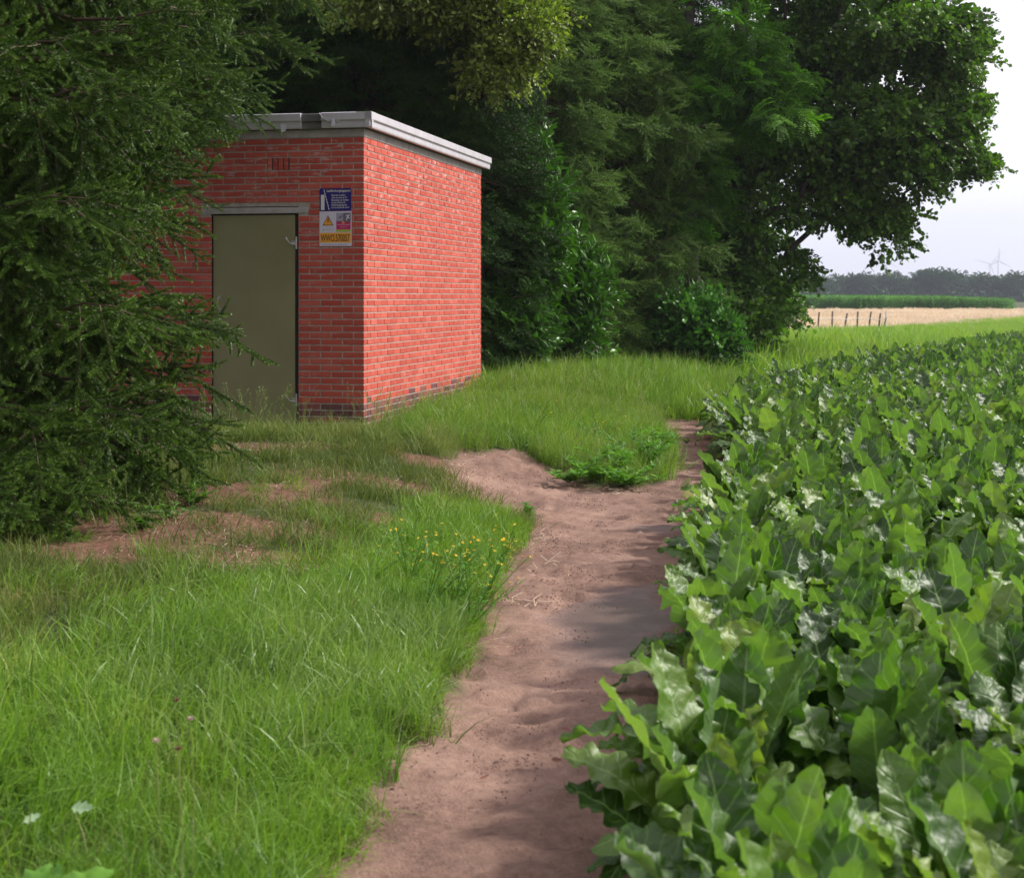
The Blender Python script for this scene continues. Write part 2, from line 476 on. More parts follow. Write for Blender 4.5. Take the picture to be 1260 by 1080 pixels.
# ------------------------------------------------------------------ terrain
PATH = np.array([(-1.3,-1),(-.9,0),(-.7,2),(-.48,3.98),(-.31,5.3),(-.2,6.25),(-.12,8),(.06,9.6),(.16,10.4),(0,10.9),(-.42,11.3),(-.52,12.2),(-.42,13.2),
                 (.07,13.7),(.42,13.0),(.55,12.3),(.85,12.1),(1.2,12.4),(1.38,13.3),(1.5,15),(1.6,17.3),(1.8,18.9),
                 (2.75,18.9),(3.1,17),(2.8,14.6),(2.3,12),(1.7,8.5),(1.3,6),(1.1,4),(1.0,2),(.9,-1)])
FIELD = np.array([(.44,-1),(.40,2),(.43,4),(.60,5.2),(.84,6.6),(1.14,8.6),(1.45,10.4),(1.72,11.6),(2.15,12.2),(2.15,13.1),(2.08,14.6),(2.28,16.4),(2.65,18.5),(3.35,21.5),(4.8,25.3),(8.0,31.6),(12,40),(17.5,51),(60,95),(60,-1)])
HILL = np.array([(-1.3,-2),(-.9,0),(-.48,4),(-.2,6.2),(.0,9),(.35,11.5),(.9,13.2),(1.7,15.5),(2.0,18),(3.3,22),(4.6,25.5),(8,32),(12,40),(17,50),(60,95)])

def inside(poly, x, y):
    c = np.zeros(np.shape(x), bool); n = len(poly)
    for i in range(n):
        x0, y0 = poly[i]; x1, y1 = poly[(i+1) % n]
        if y0 == y1: continue
        t = (y0 > y) != (y1 > y)
        c ^= t & (x < (x1-x0)*(y-y0)/(y1-y0)+x0)
    return c
def edge_dist(poly, x, y):
    d = np.full(np.shape(x), 1e9); n = len(poly)
    for i in range(n):
        ax, ay = poly[i]; bx, by = poly[(i+1) % n]
        t = np.clip(((x-ax)*(bx-ax)+(y-ay)*(by-ay))/((bx-ax)**2+(by-ay)**2), 0, 1)
        d = np.minimum(d, np.hypot(x-ax-t*(bx-ax), y-ay-t*(by-ay)))
    return d
def sdist(poly, x, y):
    d = edge_dist(poly, x, y); return np.where(inside(poly, x, y), -d, d)

def height(x, y):
    x, y = np.asarray(x, float), np.asarray(y, float)
    hx = np.interp(y, HILL[:, 1], HILL[:, 0])
    z = .25 * smooth(0.0, 1.9, hx - x)
    z = z * (1 - smooth(45, 60, y))
    z = z + .05 * (fbm(x * .7, y * .7, 3, 5) - .5) * smooth(0, 1, hx - x)
    z = z + .55 * smooth(70, 260, y) * 0
    return z

LITTER = [(-1.8, 8.5, .8, .6), (-2.0, 7.6, .7, .4), (-1.65, 9.8, .7, .6), (-1.0, 10.9, .7, .45), (-1.15, 7.9, .4, .22), (-1.25, 6.6, .18, .15), (-.75, 9.6, .35, .25), (.15, 23.5, .8, 1.0), (-.2, 21.0, .35, .6), (-.7, 12.3, .4, .3), (-2.2, 12.6, .9, .5)]
def litter_mask(x, y):
    m = np.zeros(np.shape(x))
    for cx, cy, rx, ry in LITTER:
        r = np.hypot((x-cx)/rx, (y-cy)/ry) + (fbm(x*3, y*3, 4, 9) - .5) * 1.7
        m = np.maximum(m, 1 - smooth(.65, 1.15, r))
    return m
def bare_mask(x, y):
    d = sdist(PATH, x, y) + (fbm(x*5, y*5, 3, 2) - .5) * .22
    f = sdist(FIELD, x, y)
    return np.maximum(1 - smooth(-.03, .10, d), 1 - smooth(0, .3, f))
WET = [(.48, 7.25, .34, .95), (.62, 6.6, .22, .35), (1.12, 9.0, .14, .5), (1.0, 10.1, .25, .25), (1.75, 12.6, .3, .25)]
def wet_mask(x, y):
    m = np.zeros(np.shape(x))
    for k, (cx, cy, rx, ry) in enumerate(WET):
        r = np.hypot((x-cx-.17*(y-cy))/rx, (y-cy)/ry) + (fbm(x*4, y*4, 3, 6) - .5) * .9
        m = np.maximum(m, (1 - smooth(.55, 1.1, r)) * (1 if k < 2 else .55))
    return m

def terrain():
    def steps(a):
        o = [a[0][0]]
        for (s, e, d) in a:
            n = max(1, int(round((e - s) / d))); o += list(np.linspace(s, e, n + 1)[1:])
        return np.array(o)
    xs = steps([(-6000,-300,700),(-300,-40,40),(-40,-5,2.5),(-5,-2.5,.12),(-2.5,3.2,.035),(3.2,6,.15),(6,40,2.0),(40,400,40),(400,6000,700)])
    ys = steps([(-60,-2,10),(-2,2.5,.5),(2.5,11,.035),(11,19,.06),(19,30,.3),(30,80,2.5),(80,400,20),(400,8000,600)])
    X, Y = np.meshgrid(xs, ys)
    Z = height(X, Y)
    bare = bare_mask(X, Y)
    near = smooth(26, 20, Y) * smooth(4.5, 3, X) * smooth(-5, -3, X)
    wet, lit = wet_mask(X, Y), litter_mask(X, Y)
    # trodden, rippled sand with hoof marks and clods
    rel = (fbm(X*2.2, Y*2.2, 3, 1)-.5)*.035 + (fbm(X*11, Y*11, 3, 4)-.5)*.042
    pits = smooth(.70, .82, fbm(X*7, Y*5, 2, 8)) * -.028 + smooth(.74, .8, fbm(X*16, Y*14, 2, 18)) * .02
    rough_zone = smooth(-.05, .35, 1.0 - edge_dist(PATH[4:16], X, Y))
    ridge = np.sin(Y*30 + 6*fbm(X*3, Y*3, 2, 3)) * .006 * smooth(7.4, 8.2, Y) * smooth(13.5, 11, Y) * smooth(.35, .8, X - .11*(Y-8))
    Z = Z + bare * near * (rel*(1-wet*.8) + pits*(1-wet)*(.35+.65*rough_zone) + ridge) - .02*bare*near
    hay = smooth(-1, 3, Y - 60 - 2.0*np.maximum(X-13, 0)) * (1 - smooth(175, 205, Y))
    V = np.stack([X, Y, Z], -1).reshape(-1, 3)
    ny, nx = X.shape
    idx = np.arange(nx*ny).reshape(ny, nx)
    Q = np.stack([idx[:-1, :-1], idx[:-1, 1:], idx[1:, 1:], idx[1:, :-1]], -1).reshape(-1, 4)
    cx, cy = V[Q].mean(1)[:, 0], V[Q].mean(1)[:, 1]
    fm = inside(FIELD, cx, cy)
    pm = (sdist(PATH, cx, cy) < .0) & ~fm
    at = {'bare': bare.ravel(), 'wet': wet.ravel(), 'litter': lit.ravel()*(1-bare.ravel()), 'hay': hay.ravel()}
    for name, msk, lab in (('ground', ~(pm | fm), None), ('path', pm, None), ('field', fm, None)):
        q = Q[msk]; u, inv = np.unique(q, return_inverse=True)
        me = tri_mesh(name, V[u], inv.reshape(q.shape), [M['soil']], True, {k: a[u] for k, a in at.items()})
        tag(link(name, me), kind='structure')
terrain()

def scatter_upright(name, key, meshes, x, y, scl, lean=(.10, .18), z=None, label=None, cat=None, wind=(.12, -.1), offset=0):
    n = len(x)
    z = height(x, y) if z is None else z
    rot = np.stack([rng.normal(0, lean[0], n) + wind[0], rng.normal(0, lean[1], n) + wind[1], rng.random(n)*0], -1)
    # tilt by wind in world axes, then a random turn about the blade's own axis
    yaw = rng.random(n) * 2 * np.pi
    wx = rng.normal(0, lean[0], n) + wind[0]; wy = rng.normal(0, lean[1], n) + wind[1]
    rot = np.stack([wx*np.sin(yaw) - wy*np.cos(yaw)*0 - wy*np.cos(yaw), wx*np.cos(yaw) + wy*np.sin(yaw), yaw], -1)
    o = scatter(name, key, meshes, np.stack([x, y, z - .01 + offset], -1), rot, scl)
    return tag(o, label, cat, kind='stuff')

# ------------------------------------------------------------------ grass tufts
def blade_arrays(n, spread, h0, h1, w, bend, seg=4, seed=0, lean=.35, windx=.25):
    r = np.random.default_rng(seed)
    V, Fc = [], []
    for i in range(n):
        a, d = r.random()*2*np.pi, spread*math.sqrt(r.random())
        bx, by = d*math.cos(a), d*math.sin(a)
        h = r.uniform(h0, h1); az = r.random()*2*np.pi
        dx, dy = math.cos(az)*lean*r.random() + windx*r.random(), math.sin(az)*lean*r.random() - .08
        b = bend * r.random()
        t = np.linspace(0, 1, seg+1)
        px = bx + h*(dx*t + b*(dx+.3*math.cos(az))*t**2.5); py = by + h*(dy*t + b*(dy+.3*math.sin(az))*t**2.5)
        pz = h*(t*(1-.12*b) - .45*b*t**3)
        sa = r.random()*np.pi; sx, sy = math.cos(sa), math.sin(sa)
        ww = w*r.uniform(.6, 1.25)*(1 - t**1.8)*.5 + .0003
        v = np.empty((2*(seg+1), 3))
        v[0::2] = np.stack([px-sx*ww, py-sy*ww, pz], -1); v[1::2] = np.stack([px+sx*ww, py+sy*ww, pz], -1)
        k = len(V) * 2*(seg+1)
        V.append(v); Fc += [(k+2*j, k+2*j+1, k+2*j+3, k+2*j+2) for j in range(seg)]
    return np.concatenate(V), np.array(Fc)
def tufts(key, matl, count=4, **kw):
    out = []
    for i in range(count):
        v, f = blade_arrays(seed=100*len(key)+i, **kw)
        out.append(tri_mesh(key, v, f, [matl]))
    return out
T_lush = tufts('lush_grass', M['grass'], 5, n=58, spread=.10, h0=.08, h1=.235, w=.0042, bend=1.3, windx=.4)
M['grass_short'] = leafmat('short_olive_grass', [(.05, (.05, .09, .016)), (.4, (.10, .15, .03)), (.7, (.15, .20, .045)), (.98, (.30, .26, .12))], .6, .25, .35, (1.1, 1.1, .6), nscale=2)
T_short = tufts('short_grass', M['grass_short'], 4, n=60, spread=.11, h0=.04, h1=.13, w=.0036, bend=.9, seg=3, lean=.6, windx=.15)
T_broad = tufts('broad_grass', M['grass_blue'], 4, n=16, spread=.09, h0=.18, h1=.36, w=.011, bend=1.3, seg=5, lean=.25, windx=.4)
T_rough = tufts('rough_grass', M['grass_dry'], 4, n=48, spread=.12, h0=.12, h1=.34, w=.0045, bend=1.2, lean=.5)
T_far = tufts('far_grass', M['grass'], 4, n=70, spread=.28, h0=.15, h1=.36, w=.009, bend=1.0, seg=3)
T_meadow = tufts('meadow', M['meadow'], 4, n=120, spread=.9, h0=.35, h1=.75, w=.03, bend=.8, seg=3)
T_hay = tufts('hay', M['straw'], 4, n=160, spread=1.8, h0=.3, h1=.6, w=.07, bend=.8, seg=2)
def stem_tuft(seed, matl, h=.5, n=6, w=.0022, head=.05):
    r = np.random.default_rng(seed); V, Fc = [], []
    for i in range(n):
        az = r.random()*6.28; hh = h*r.uniform(.6, 1); dx, dy = .3*math.cos(az)+.12, .3*math.sin(az)
        bx, by = .05*math.cos(az*3), .05*math.sin(az*3)
        t = np.linspace(0, 1, 5)
        p = np.stack([bx+hh*dx*t**1.7, by+hh*dy*t**1.7, hh*(t-.12*t**3)], -1)
        k = sum(len(q) for q in V)
        v = np.empty((10, 3)); v[0::2] = p-[w/2, 0, 0]; v[1::2] = p+[w/2, 0, 0]
        V.append(v); Fc += [(k+2*j, k+2*j+1, k+2*j+3, k+2*j+2) for j in range(4)]
        for s in range(14):
            k = sum(len(q) for q in V); c = p[4] + (p[4]-p[3])*(s/14-.5)*head/.06
            d = r.normal(0, 1, 3); d /= np.linalg.norm(d); e = np.cross(d, (0, 0, 1))*.002
            V.append(np.array([c-e, c+e, c+e+d*.013+[0, 0, .006], c-e+d*.013+[0, 0, .006]])); Fc.append((k, k+1, k+2, k+3))
    return tri_mesh('seed_stems', np.concatenate(V), np.array(Fc), [matl])
T_seed = [stem_tuft(i, M['grass_dry']) for i in range(4)]

BLD = dict(cx=-1.418, cy=14.75, w=2.75, d=4.80, rot=math.atan2(-.214, .977))
def in_building(x, y, m=.0):
    c, s = math.cos(-BLD['rot']), math.sin(-BLD['rot'])
    lx = (x-BLD['cx'])*c - (y-BLD['cy'])*s; ly = (x-BLD['cx'])*s + (y-BLD['cy'])*c
    return (lx > -BLD['w']-m) & (lx < m) & (ly > -m) & (ly < BLD['d']+m)

def sample(n, x0, x1, y0, y1, dens=None):
    x, y = rng.uniform(x0, x1, n), rng.uniform(y0, y1, n)
    k = (sdist(PATH, x, y) + (fbm(x*3, y*3, 3, 12)-.5)*.20 > .03) & (sdist(FIELD, x, y) > .05) & ~in_building(x, y, .02) & (x > -.37*y-.9) & (x < .37*y+.9)
    x, y = x[k], y[k]
    p = np.ones(len(x))
    p *= 1 - .86*litter_mask(x, y)
    p *= 1 - .75*(smooth(1.7, .8, np.hypot(x+3.7, y-9.3)))
    if dens is not None: p *= dens(x, y)
    k = rng.random(len(x)) < p
    return x[k], y[k]
# lush zone runs along the path; the part near the spruce is short and patchy
def lush(x, y):
    hx = np.interp(y, HILL[:, 1], HILL[:, 0])
    d = hx - x
    a = 1 - smooth(np.interp(y, [4.0, 5.6, 7, 9, 11], [1.5, 1.05, .8, .4, .4]), np.interp(y, [4.0, 5.6, 7, 9, 11], [2.0, 1.6, 1.3, .9, .9]), d)
    a = np.where(y > 12.8, 1 - smooth(1.9, 2.6, d), a)
    return np.clip(a + (fbm(x*2, y*2, 3, 20)-.5)*.8, 0, 1)

x, y = sample(8500, -4.2, 1, 2.6, 10.5, lush)
scatter_upright('grass', 'lush', T_lush, x, y, rng.uniform(.55, 1.05, len(x))*(.75+.5*fbm(x*1.5, y*1.5, 2, 30)), (.16, .2), wind=(.22, -.18),
                label='lush bright green grass leaning towards the sandy path in the foreground', cat='grass')
x, y = sample(5200, -5, .6, 2.6, 14.4, lambda x, y: (1 - .8*lush(x, y))*smooth(.36, .6, fbm(x*2.2, y*2.2, 3, 51)+.12))
scatter_upright('grass', 'short', T_short, x, y, rng.uniform(.7, 1.5, len(x)), (.2, .2), wind=(.1, -.1),
                label='short patchy turf around the needle litter beside the front spruce', cat='grass')
def blue_zone(x, y):
    return np.clip(1.6 - np.hypot((x+.75)/.75, (y-6.0)/1.1)*1.2 + (fbm(x*3, y*3, 2, 40)-.5), 0, 1)
x, y = sample(1500, -2.0, .2, 4.4, 7.4, blue_zone)
scatter_upright('grass', 'broad', T_broad, x, y, rng.uniform(.5, .85, len(x)), (.15, .2), wind=(.25, -.15),
                label='patch of broad bluish green couch grass blades in the near verge', cat='grass')
x, y = sample(5200, -4.6, 2.6, 12.0, 21.5, lambda x, y: np.where(y < 13.2, smooth(12.0, 13.0, y)*.6, .9)*(1-.8*np.clip(1.3-np.hypot((x-.9)/1.3, (y-15.3)/1.8), 0, 1)))
scatter_upright('grass', 'rough', T_rough, x, y, rng.uniform(.5, 1.0, len(x))*np.where(in_building(x, y, .6), .18, np.where(in_building(x, y, 1.1), .7, 1)), (.2, .22), wind=(.2, -.1),
                label='rough olive grass growing around the foot of the brick building', cat='grass')
x, y = sample(3600, -1.2, 2.4, 12.4, 19.5, lambda x, y: np.clip(1.5-np.hypot((x-.8)/1.5, (y-15.6)/2.6), 0, 1))
scatter_upright('grass', 'island', T_lush, x, y, rng.uniform(.9, 1.5, len(x)), (.14, .18), wind=(.15, -.12),
                label='bright grass mound between the bare sand patch and the tree line', cat='grass')
x, y = sample(5200, -3, 9, 18.5, 33)
scatter_upright('grass', 'fargrass', T_far, x, y, rng.uniform(.8, 1.35, len(x)), (.14, .16),
                label='tall green grass at the foot of the tree line', cat='grass')
x, y = sample(1500, -4, 2.4, 8.0, 20, lambda x, y: np.where(y > 13, .55, .12)*np.where(in_building(x, y, .4), .25, 1))
x2, y2 = sample(260, 0, 3.4, 18, 24)
x, y = np.r_[x, x2], np.r_[y, y2]
scatter_upright('seed_grass', 'seeds', T_seed, x, y, rng.uniform(.6, 1.1, len(x)), (.2, .22),
                label='thin pale seed stems rising above the grass by the building', cat='grass')
x, y = sample(12000, 2, 48, 25, 130, lambda x, y: np.where((x > .09*y) & (y < 62+2.0*np.maximum(x-13, 0)), 1.0, .0))
scatter_upright('meadow_grass', 'meadow', T_meadow, x, y, rng.uniform(.55, .95, len(x))*np.interp(y, [30, 62], [1, .5]), (.1, .12),
                label='light green tall meadow strip between the beet field and the hay field', cat='meadow')
x, y = sample(9500, 8, 72, 60, 162, lambda x, y: (y > 60+2.0*np.maximum(x-13, 0))*1.0)
scatter_upright('hay_grass', 'hay', T_hay, x, y, rng.uniform(.3, .5, len(x)), (.1, .12),
                label='pale pinkish tan ripe grass field in front of the maize', cat='hay field')

# ------------------------------------------------------------------ the brick building
def building():
    root = thing('brick_utility_building', (BLD['cx'], BLD['cy'], 0), 'small red brick utility building with flat roof and olive steel door', 'building', rotz=BLD['rot'])
    W, D = BLD['w'], BLD['d']
    Z0, CO, PI_, BL, BH, BT = .158, .0625, .222, .210, .050, .10
    NR = 46
    ZT = Z0 + NR*CO                                # 3.033
    DX0, DX1, DZ = -1.566, -.668, 2.30            # door opening
    # mortar core, set back behind the brick faces
    g = .006
    w = MB()
    w.box(DX1+g, -g, g, .3, -.3, ZT); w.box(-W+g, DX0-g, g, .3, -.3, ZT)
    w.box(DX0-g, DX1+g, g, .3, DZ+.075, ZT)
    w.box(-.3, -g, .3, D-g, -.3, ZT); w.box(-W+g, -W+.3, .3, D-g, -.3, ZT); w.box(-W+.3, -.3, D-.3, D-g, -.3, ZT)
    w.box(DX0-g, DX1+g, .002, .3, -.3, .195)
    w.build('wall', M['mortar'], root)
    meshes = {}
    def brickmesh(dims, mt):
        k = (tuple(round(a, 3) for a in dims), mt)
        if k not in meshes:
            m = MB(); e = .003; a, b, c = dims
            # chamfered box
            m.add([(e,0,e),(a-e,0,e),(a-e,0,c-e),(e,0,c-e), (0,e,0),(a,e,0),(a,e,c),(0,e,c), (0,b,0),(a,b,0),(a,b,c),(0,b,c)],
                  [(0,1,2,3),(4,5,1,0),(5,6,2,1),(6,7,3,2),(7,4,0,3),(4,8,9,5),(5,9,10,6),(6,10,11,7),(7,11,8,4),(8,11,10,9)])
            meshes[k] = m.mesh('brick', [M[mt]])
        return meshes[k]
    rest = {'brick': MB(), 'brick_dark': MB()}
    def face(x0, x1, z0, z1, y, ax, row, mt, own):
        """one brick on the front (ax 0) or on a side/back; own = separate object"""
        j = random.uniform(-.0015, .0015)
        if ax == 0:
            if own:
                o = link('brick', brickmesh((x1-x0, .09, z1-z0), mt), root, (x0, j, z0 + random.uniform(-.0006, .0006)))
                o.rotation_euler = (0, random.uniform(-.002, .002), 0)
            else: rest[mt].box(x0, x1, y+j, y+.09, z0, z1)
        elif ax == 1: rest[mt].box(-.09, j, x0, x1, z0, z1)
        elif ax == 2: rest[mt].box(-W+j, -W+.09, x0, x1, z0, z1)
        else: rest[mt].box(x0, x1, D-.09, D+j, z0, z1)
    n_own = 0
    hx0, hx1, hz0, hz1 = -.98, -.76, Z0+41*CO, Z0+43*CO   # soldier bricks of the wall vent (two courses)
    for r in range(NR):
        z0 = Z0 + r*CO + .006; z1 = z0 + BH
        dark = r < 6
        spans = []
        s = 0.0 if r % 2 == 0 else -.112
        if r % 2: spans.append((-.1, 0.0))
        x = 0.0 if r % 2 == 0 else -.112
        while x > -W + .02:
            spans.append((max(x-BL, -W), x)); x -= PI_
        for a, b in spans:
            parts = [(a, b)]
            if z0 < DZ + .07:                       # cut out the door opening (and the lintel above it)
                L0, L1 = (DX0, DX1) if z0 < DZ - .02 else (DX0-.105, DX1+.105)
                np_ = []
                for p, q in parts:
                    if q <= L0 or p >= L1: np_.append((p, q)); continue
                    if p < L0 - .03: np_.append((p, L0-.004))
                    if q > L1 + .03: np_.append((L1+.004, q))
                parts = np_
            if hz0 - .01 < z0 < hz1:
                np_ = []
                for p, q in parts:
                    if q <= hx0 or p >= hx1: np_.append((p, q)); continue
                    if p < hx0 - .02: np_.append((p, hx0-.008))
                    if q > hx1 + .02: np_.append((hx1+.008, q))
                parts = np_
            for p, q in parts:
                mt = 'brick'
                if dark: mt = 'brick_dark' if (r < 5 or random.random() < .35) and random.random() < .97 else 'brick'
                own = (p > -1.25 or r > 34) and p > -2.0 and r > 0 and n_own < 298 and not (p < -1.6 and r % 2 == 0 and r < 30)
                if p < -1.56 and r < 34 and r % 3: own = own and p > -1.80
                n_own += own
                face(p, q, z0, z1, 0, 0, r, mt, own)
        for ax in (1, 2):
            y = .112 if r % 2 == 0 else 0.0
            if r % 2: 
                y = .0
            first = True
            while y < D - .02:
                y1 = min(y+BL, D)
                ya = y
                if y < .1: ya = 0.0921 if r % 2 else y     # keeps clear of the front corner header
                mt = 'brick'
                if dark: mt = 'brick_dark' if (r < 5 or random.random() < .35) and random.random() < .97 else 'brick'
                face(ya, y1, z0, z1, 0, ax, r, mt, False); y += PI_
        if r % 2 == 0:                                # header end of the corner stretcher
            pass
        x = -W + .1
        while x < -.1:
            face(x, min(x+BL, -.1), z0, z1, 0, 3, r, 'brick_dark' if dark else 'brick', False); x += PI_
    for k in range(4):                                 # soldier bricks with open joints
        x0 = hx0 + k*.056
        o = link('brick', brickmesh((.044, .09, hz1-hz0-.012), 'brick'), root, (x0, 0, hz0+.006)); n_own += 1
    dk = MB(); dk.box(hx0-.006, hx1+.006, .0045, .03, hz0+.004, hz1-.004); dk.build('air_vent', M['black'], root)
    for mt in rest:
        o = rest[mt].build('brick', M[mt], root); o['kind'] = 'stuff'
    # the concrete slab, fascia in two steps
    s = MB(); s.box(-W-.004, .004, -.004, D+.004, ZT+.001, ZT+.075); s.build('roof_slab', M['concrete'], root)
    k = MB()
    for i in range(24):                                # drips of mortar along the slab edge
        yy = .1 + i*.2 + random.uniform(-.02, .02)
        k.box(-.002, .0065, yy, yy+.012, ZT-.005, ZT+.07)
    k.build('slab_joint', M['mortar'], root)['kind'] = 'stuff'
    s = MB(); s.box(-W-.05, .045, -.045, D+.05, ZT+.077, ZT+.16); s.build('roof_covering', M['bitumen'], root)
    def fascia(x0, x1, y0, y1, nm, mt):
        f = MB(); zb = ZT+.072
        return f, zb
    def profile(pts, a0, a1, axis, nm, mt):
        """extrude an L/step profile (out, z) along the front or the side"""
        v = []
        for a in (a0, a1):
            for (o, z) in pts:
                v.append((a, -o, z) if axis == 0 else ((o, a, z) if axis == 1 else ((-W-o, a, z) if axis == 2 else (a, D+o, z))))
        n = len(pts)
        fs = [(i, (i+1) % n, n+(i+1) % n, n+i) for i in range(n)] + [tuple(range(n))[::-1], tuple(range(n, 2*n))]
        m = MB(); m.add(v, fs)
        me = m.build(nm, M[mt], root)
        return me
    zb = ZT + .084
    prof = [(.047, zb+.085), (.047, zb), (.050, zb-.006), (.088, zb-.006), (.092, zb+.012), (.092, zb+.078), (.108, zb+.084), (.112, zb+.092), (.112, zb+.174), (.104, zb+.182), (-.04, zb+.182), (-.04, zb+.172), (.047, zb+.165)]
    prof = [(o_, zb + (z_-zb)*.78) for o_, z_ in prof]
    profile(prof, -.112, D+.11, 1, 'fascia', 'alu')
    profile(prof, -.395, .111, 0, 'fascia', 'alu')
    profile([(a - (.0 if a < .06 else .028), z - .004) for a, z in prof], -.60, -.398, 0, 'fascia_joint', 'alu_dirty')
    profile(prof, -W-.11, -.603, 0, 'fascia', 'alu')
    profile(prof, -.112, D+.11, 2, 'fascia', 'alu')
    # bent flaps left by the torn joint cover
    m = MB(); m.add([(-.41,-.115,zb+.175),(-.385,-.118,zb+.12),(-.32,-.125,zb+.075),(-.24,-.122,zb+.07),(-.20,-.118,zb+.10),(-.40,-.098,zb+.17),(-.33,-.097,zb+.06),(-.22,-.096,zb+.055)],
                    [(0,5,6,1),(1,6,2),(2,6,7,3),(3,7,4)]); 
    f = m.build('bent_flap', M['alu'], root); md = f.modifiers.new('thick', 'SOLIDIFY'); md.thickness = .003
    m = MB(); m.add([(-.255,-.12,zb+.105),(-.235,-.145,zb+.03),(-.255,-.15,zb-.005),(-.285,-.135,zb+.01),(-.28,-.12,zb+.09)], [(0,1,2,3,4)])
    f = m.build('bent_flap', M['alu'], root); md = f.modifiers.new('thick', 'SOLIDIFY'); md.thickness = .003
    m = MB(); m.add([(-.80,-.12,zb+.06),(-.74,-.14,zb+.045),(-.735,-.15,zb-.04),(-.79,-.13,zb-.06)], [(0,1,2,3)])
    f = m.build('bent_flap', M['alu'], root); md = f.modifiers.new('thick', 'SOLIDIFY'); md.thickness = .003
    for f in [c for c in C.objects if c.name.startswith('bent_flap')]:
        f.scale = (1, 1, .78); f.location = (0, 0, zb*.22)
    # lintel, door, frame
    m = MB(); m.box(DX0-.10, DX1+.10, -.004, .09, DZ+.008, DZ+.066); m.build('lintel', M['concrete'], root)
    d = MB(); d.box(DX0+.012, DX1-.04, .022, .06, .215, DZ-.006)
    o = d.build('door', M['door'], root)
    bv = o.modifiers.new('edge', 'BEVEL'); bv.width = .004; bv.segments = 2
    fr = MB()
    fr.box(DX1-.034, DX1+.004, .03, .10, .2, DZ); fr.box(DX0-.004, DX0+.008, .03, .10, .2, DZ)
    fr.build('door_frame', M['black'], root)
    th = MB(); th.box(DX0-.02, DX1+.02, -.03, .10, .13, .20); th.build('doorstep', M['concrete'], root)
    h = MB()
    zc = 1.43; hx = DX0+.085
    h.tube([(hx, .02, zc+.06), (hx, -.025, zc+.058), (hx, -.034, zc+.045), (hx, -.034, zc-.045), (hx, -.025, zc-.058), (hx, .02, zc-.06)], .007, 8)
    h.box(hx-.012, hx+.012, .017, .0225, zc+.042, zc+.078); h.box(hx-.012, hx+.012, .017, .0225, zc-.078, zc-.042)
    h.build('handle', M['steel'], o, smooth=False)
    h = MB(); h.tube([(hx, .0225, zc-.14), (hx, .012, zc-.14)], .012, 10); h.build('lock', M['steel'], o)
    for zc in (2.02, .50):
        h = MB()
        h.tube([(DX1-.02, .012, zc-.06), (DX1-.02, .012, zc+.06)], .009, 8)
        h.box(DX1-.075, DX1-.02, .012, .021, zc-.02, zc+.02)
        h.tube([(DX1-.02, .01, zc-.02), (DX1-.07, -.035, zc-.005), (DX1-.098, -.05, zc+.035)], .006, 6)
        h.tube([(DX1-.098, -.05, zc+.03), (DX1-.101, -.051, zc+.055)], .010, 8)
        h.build('hinge', M['steel'], o)
    return root
building()

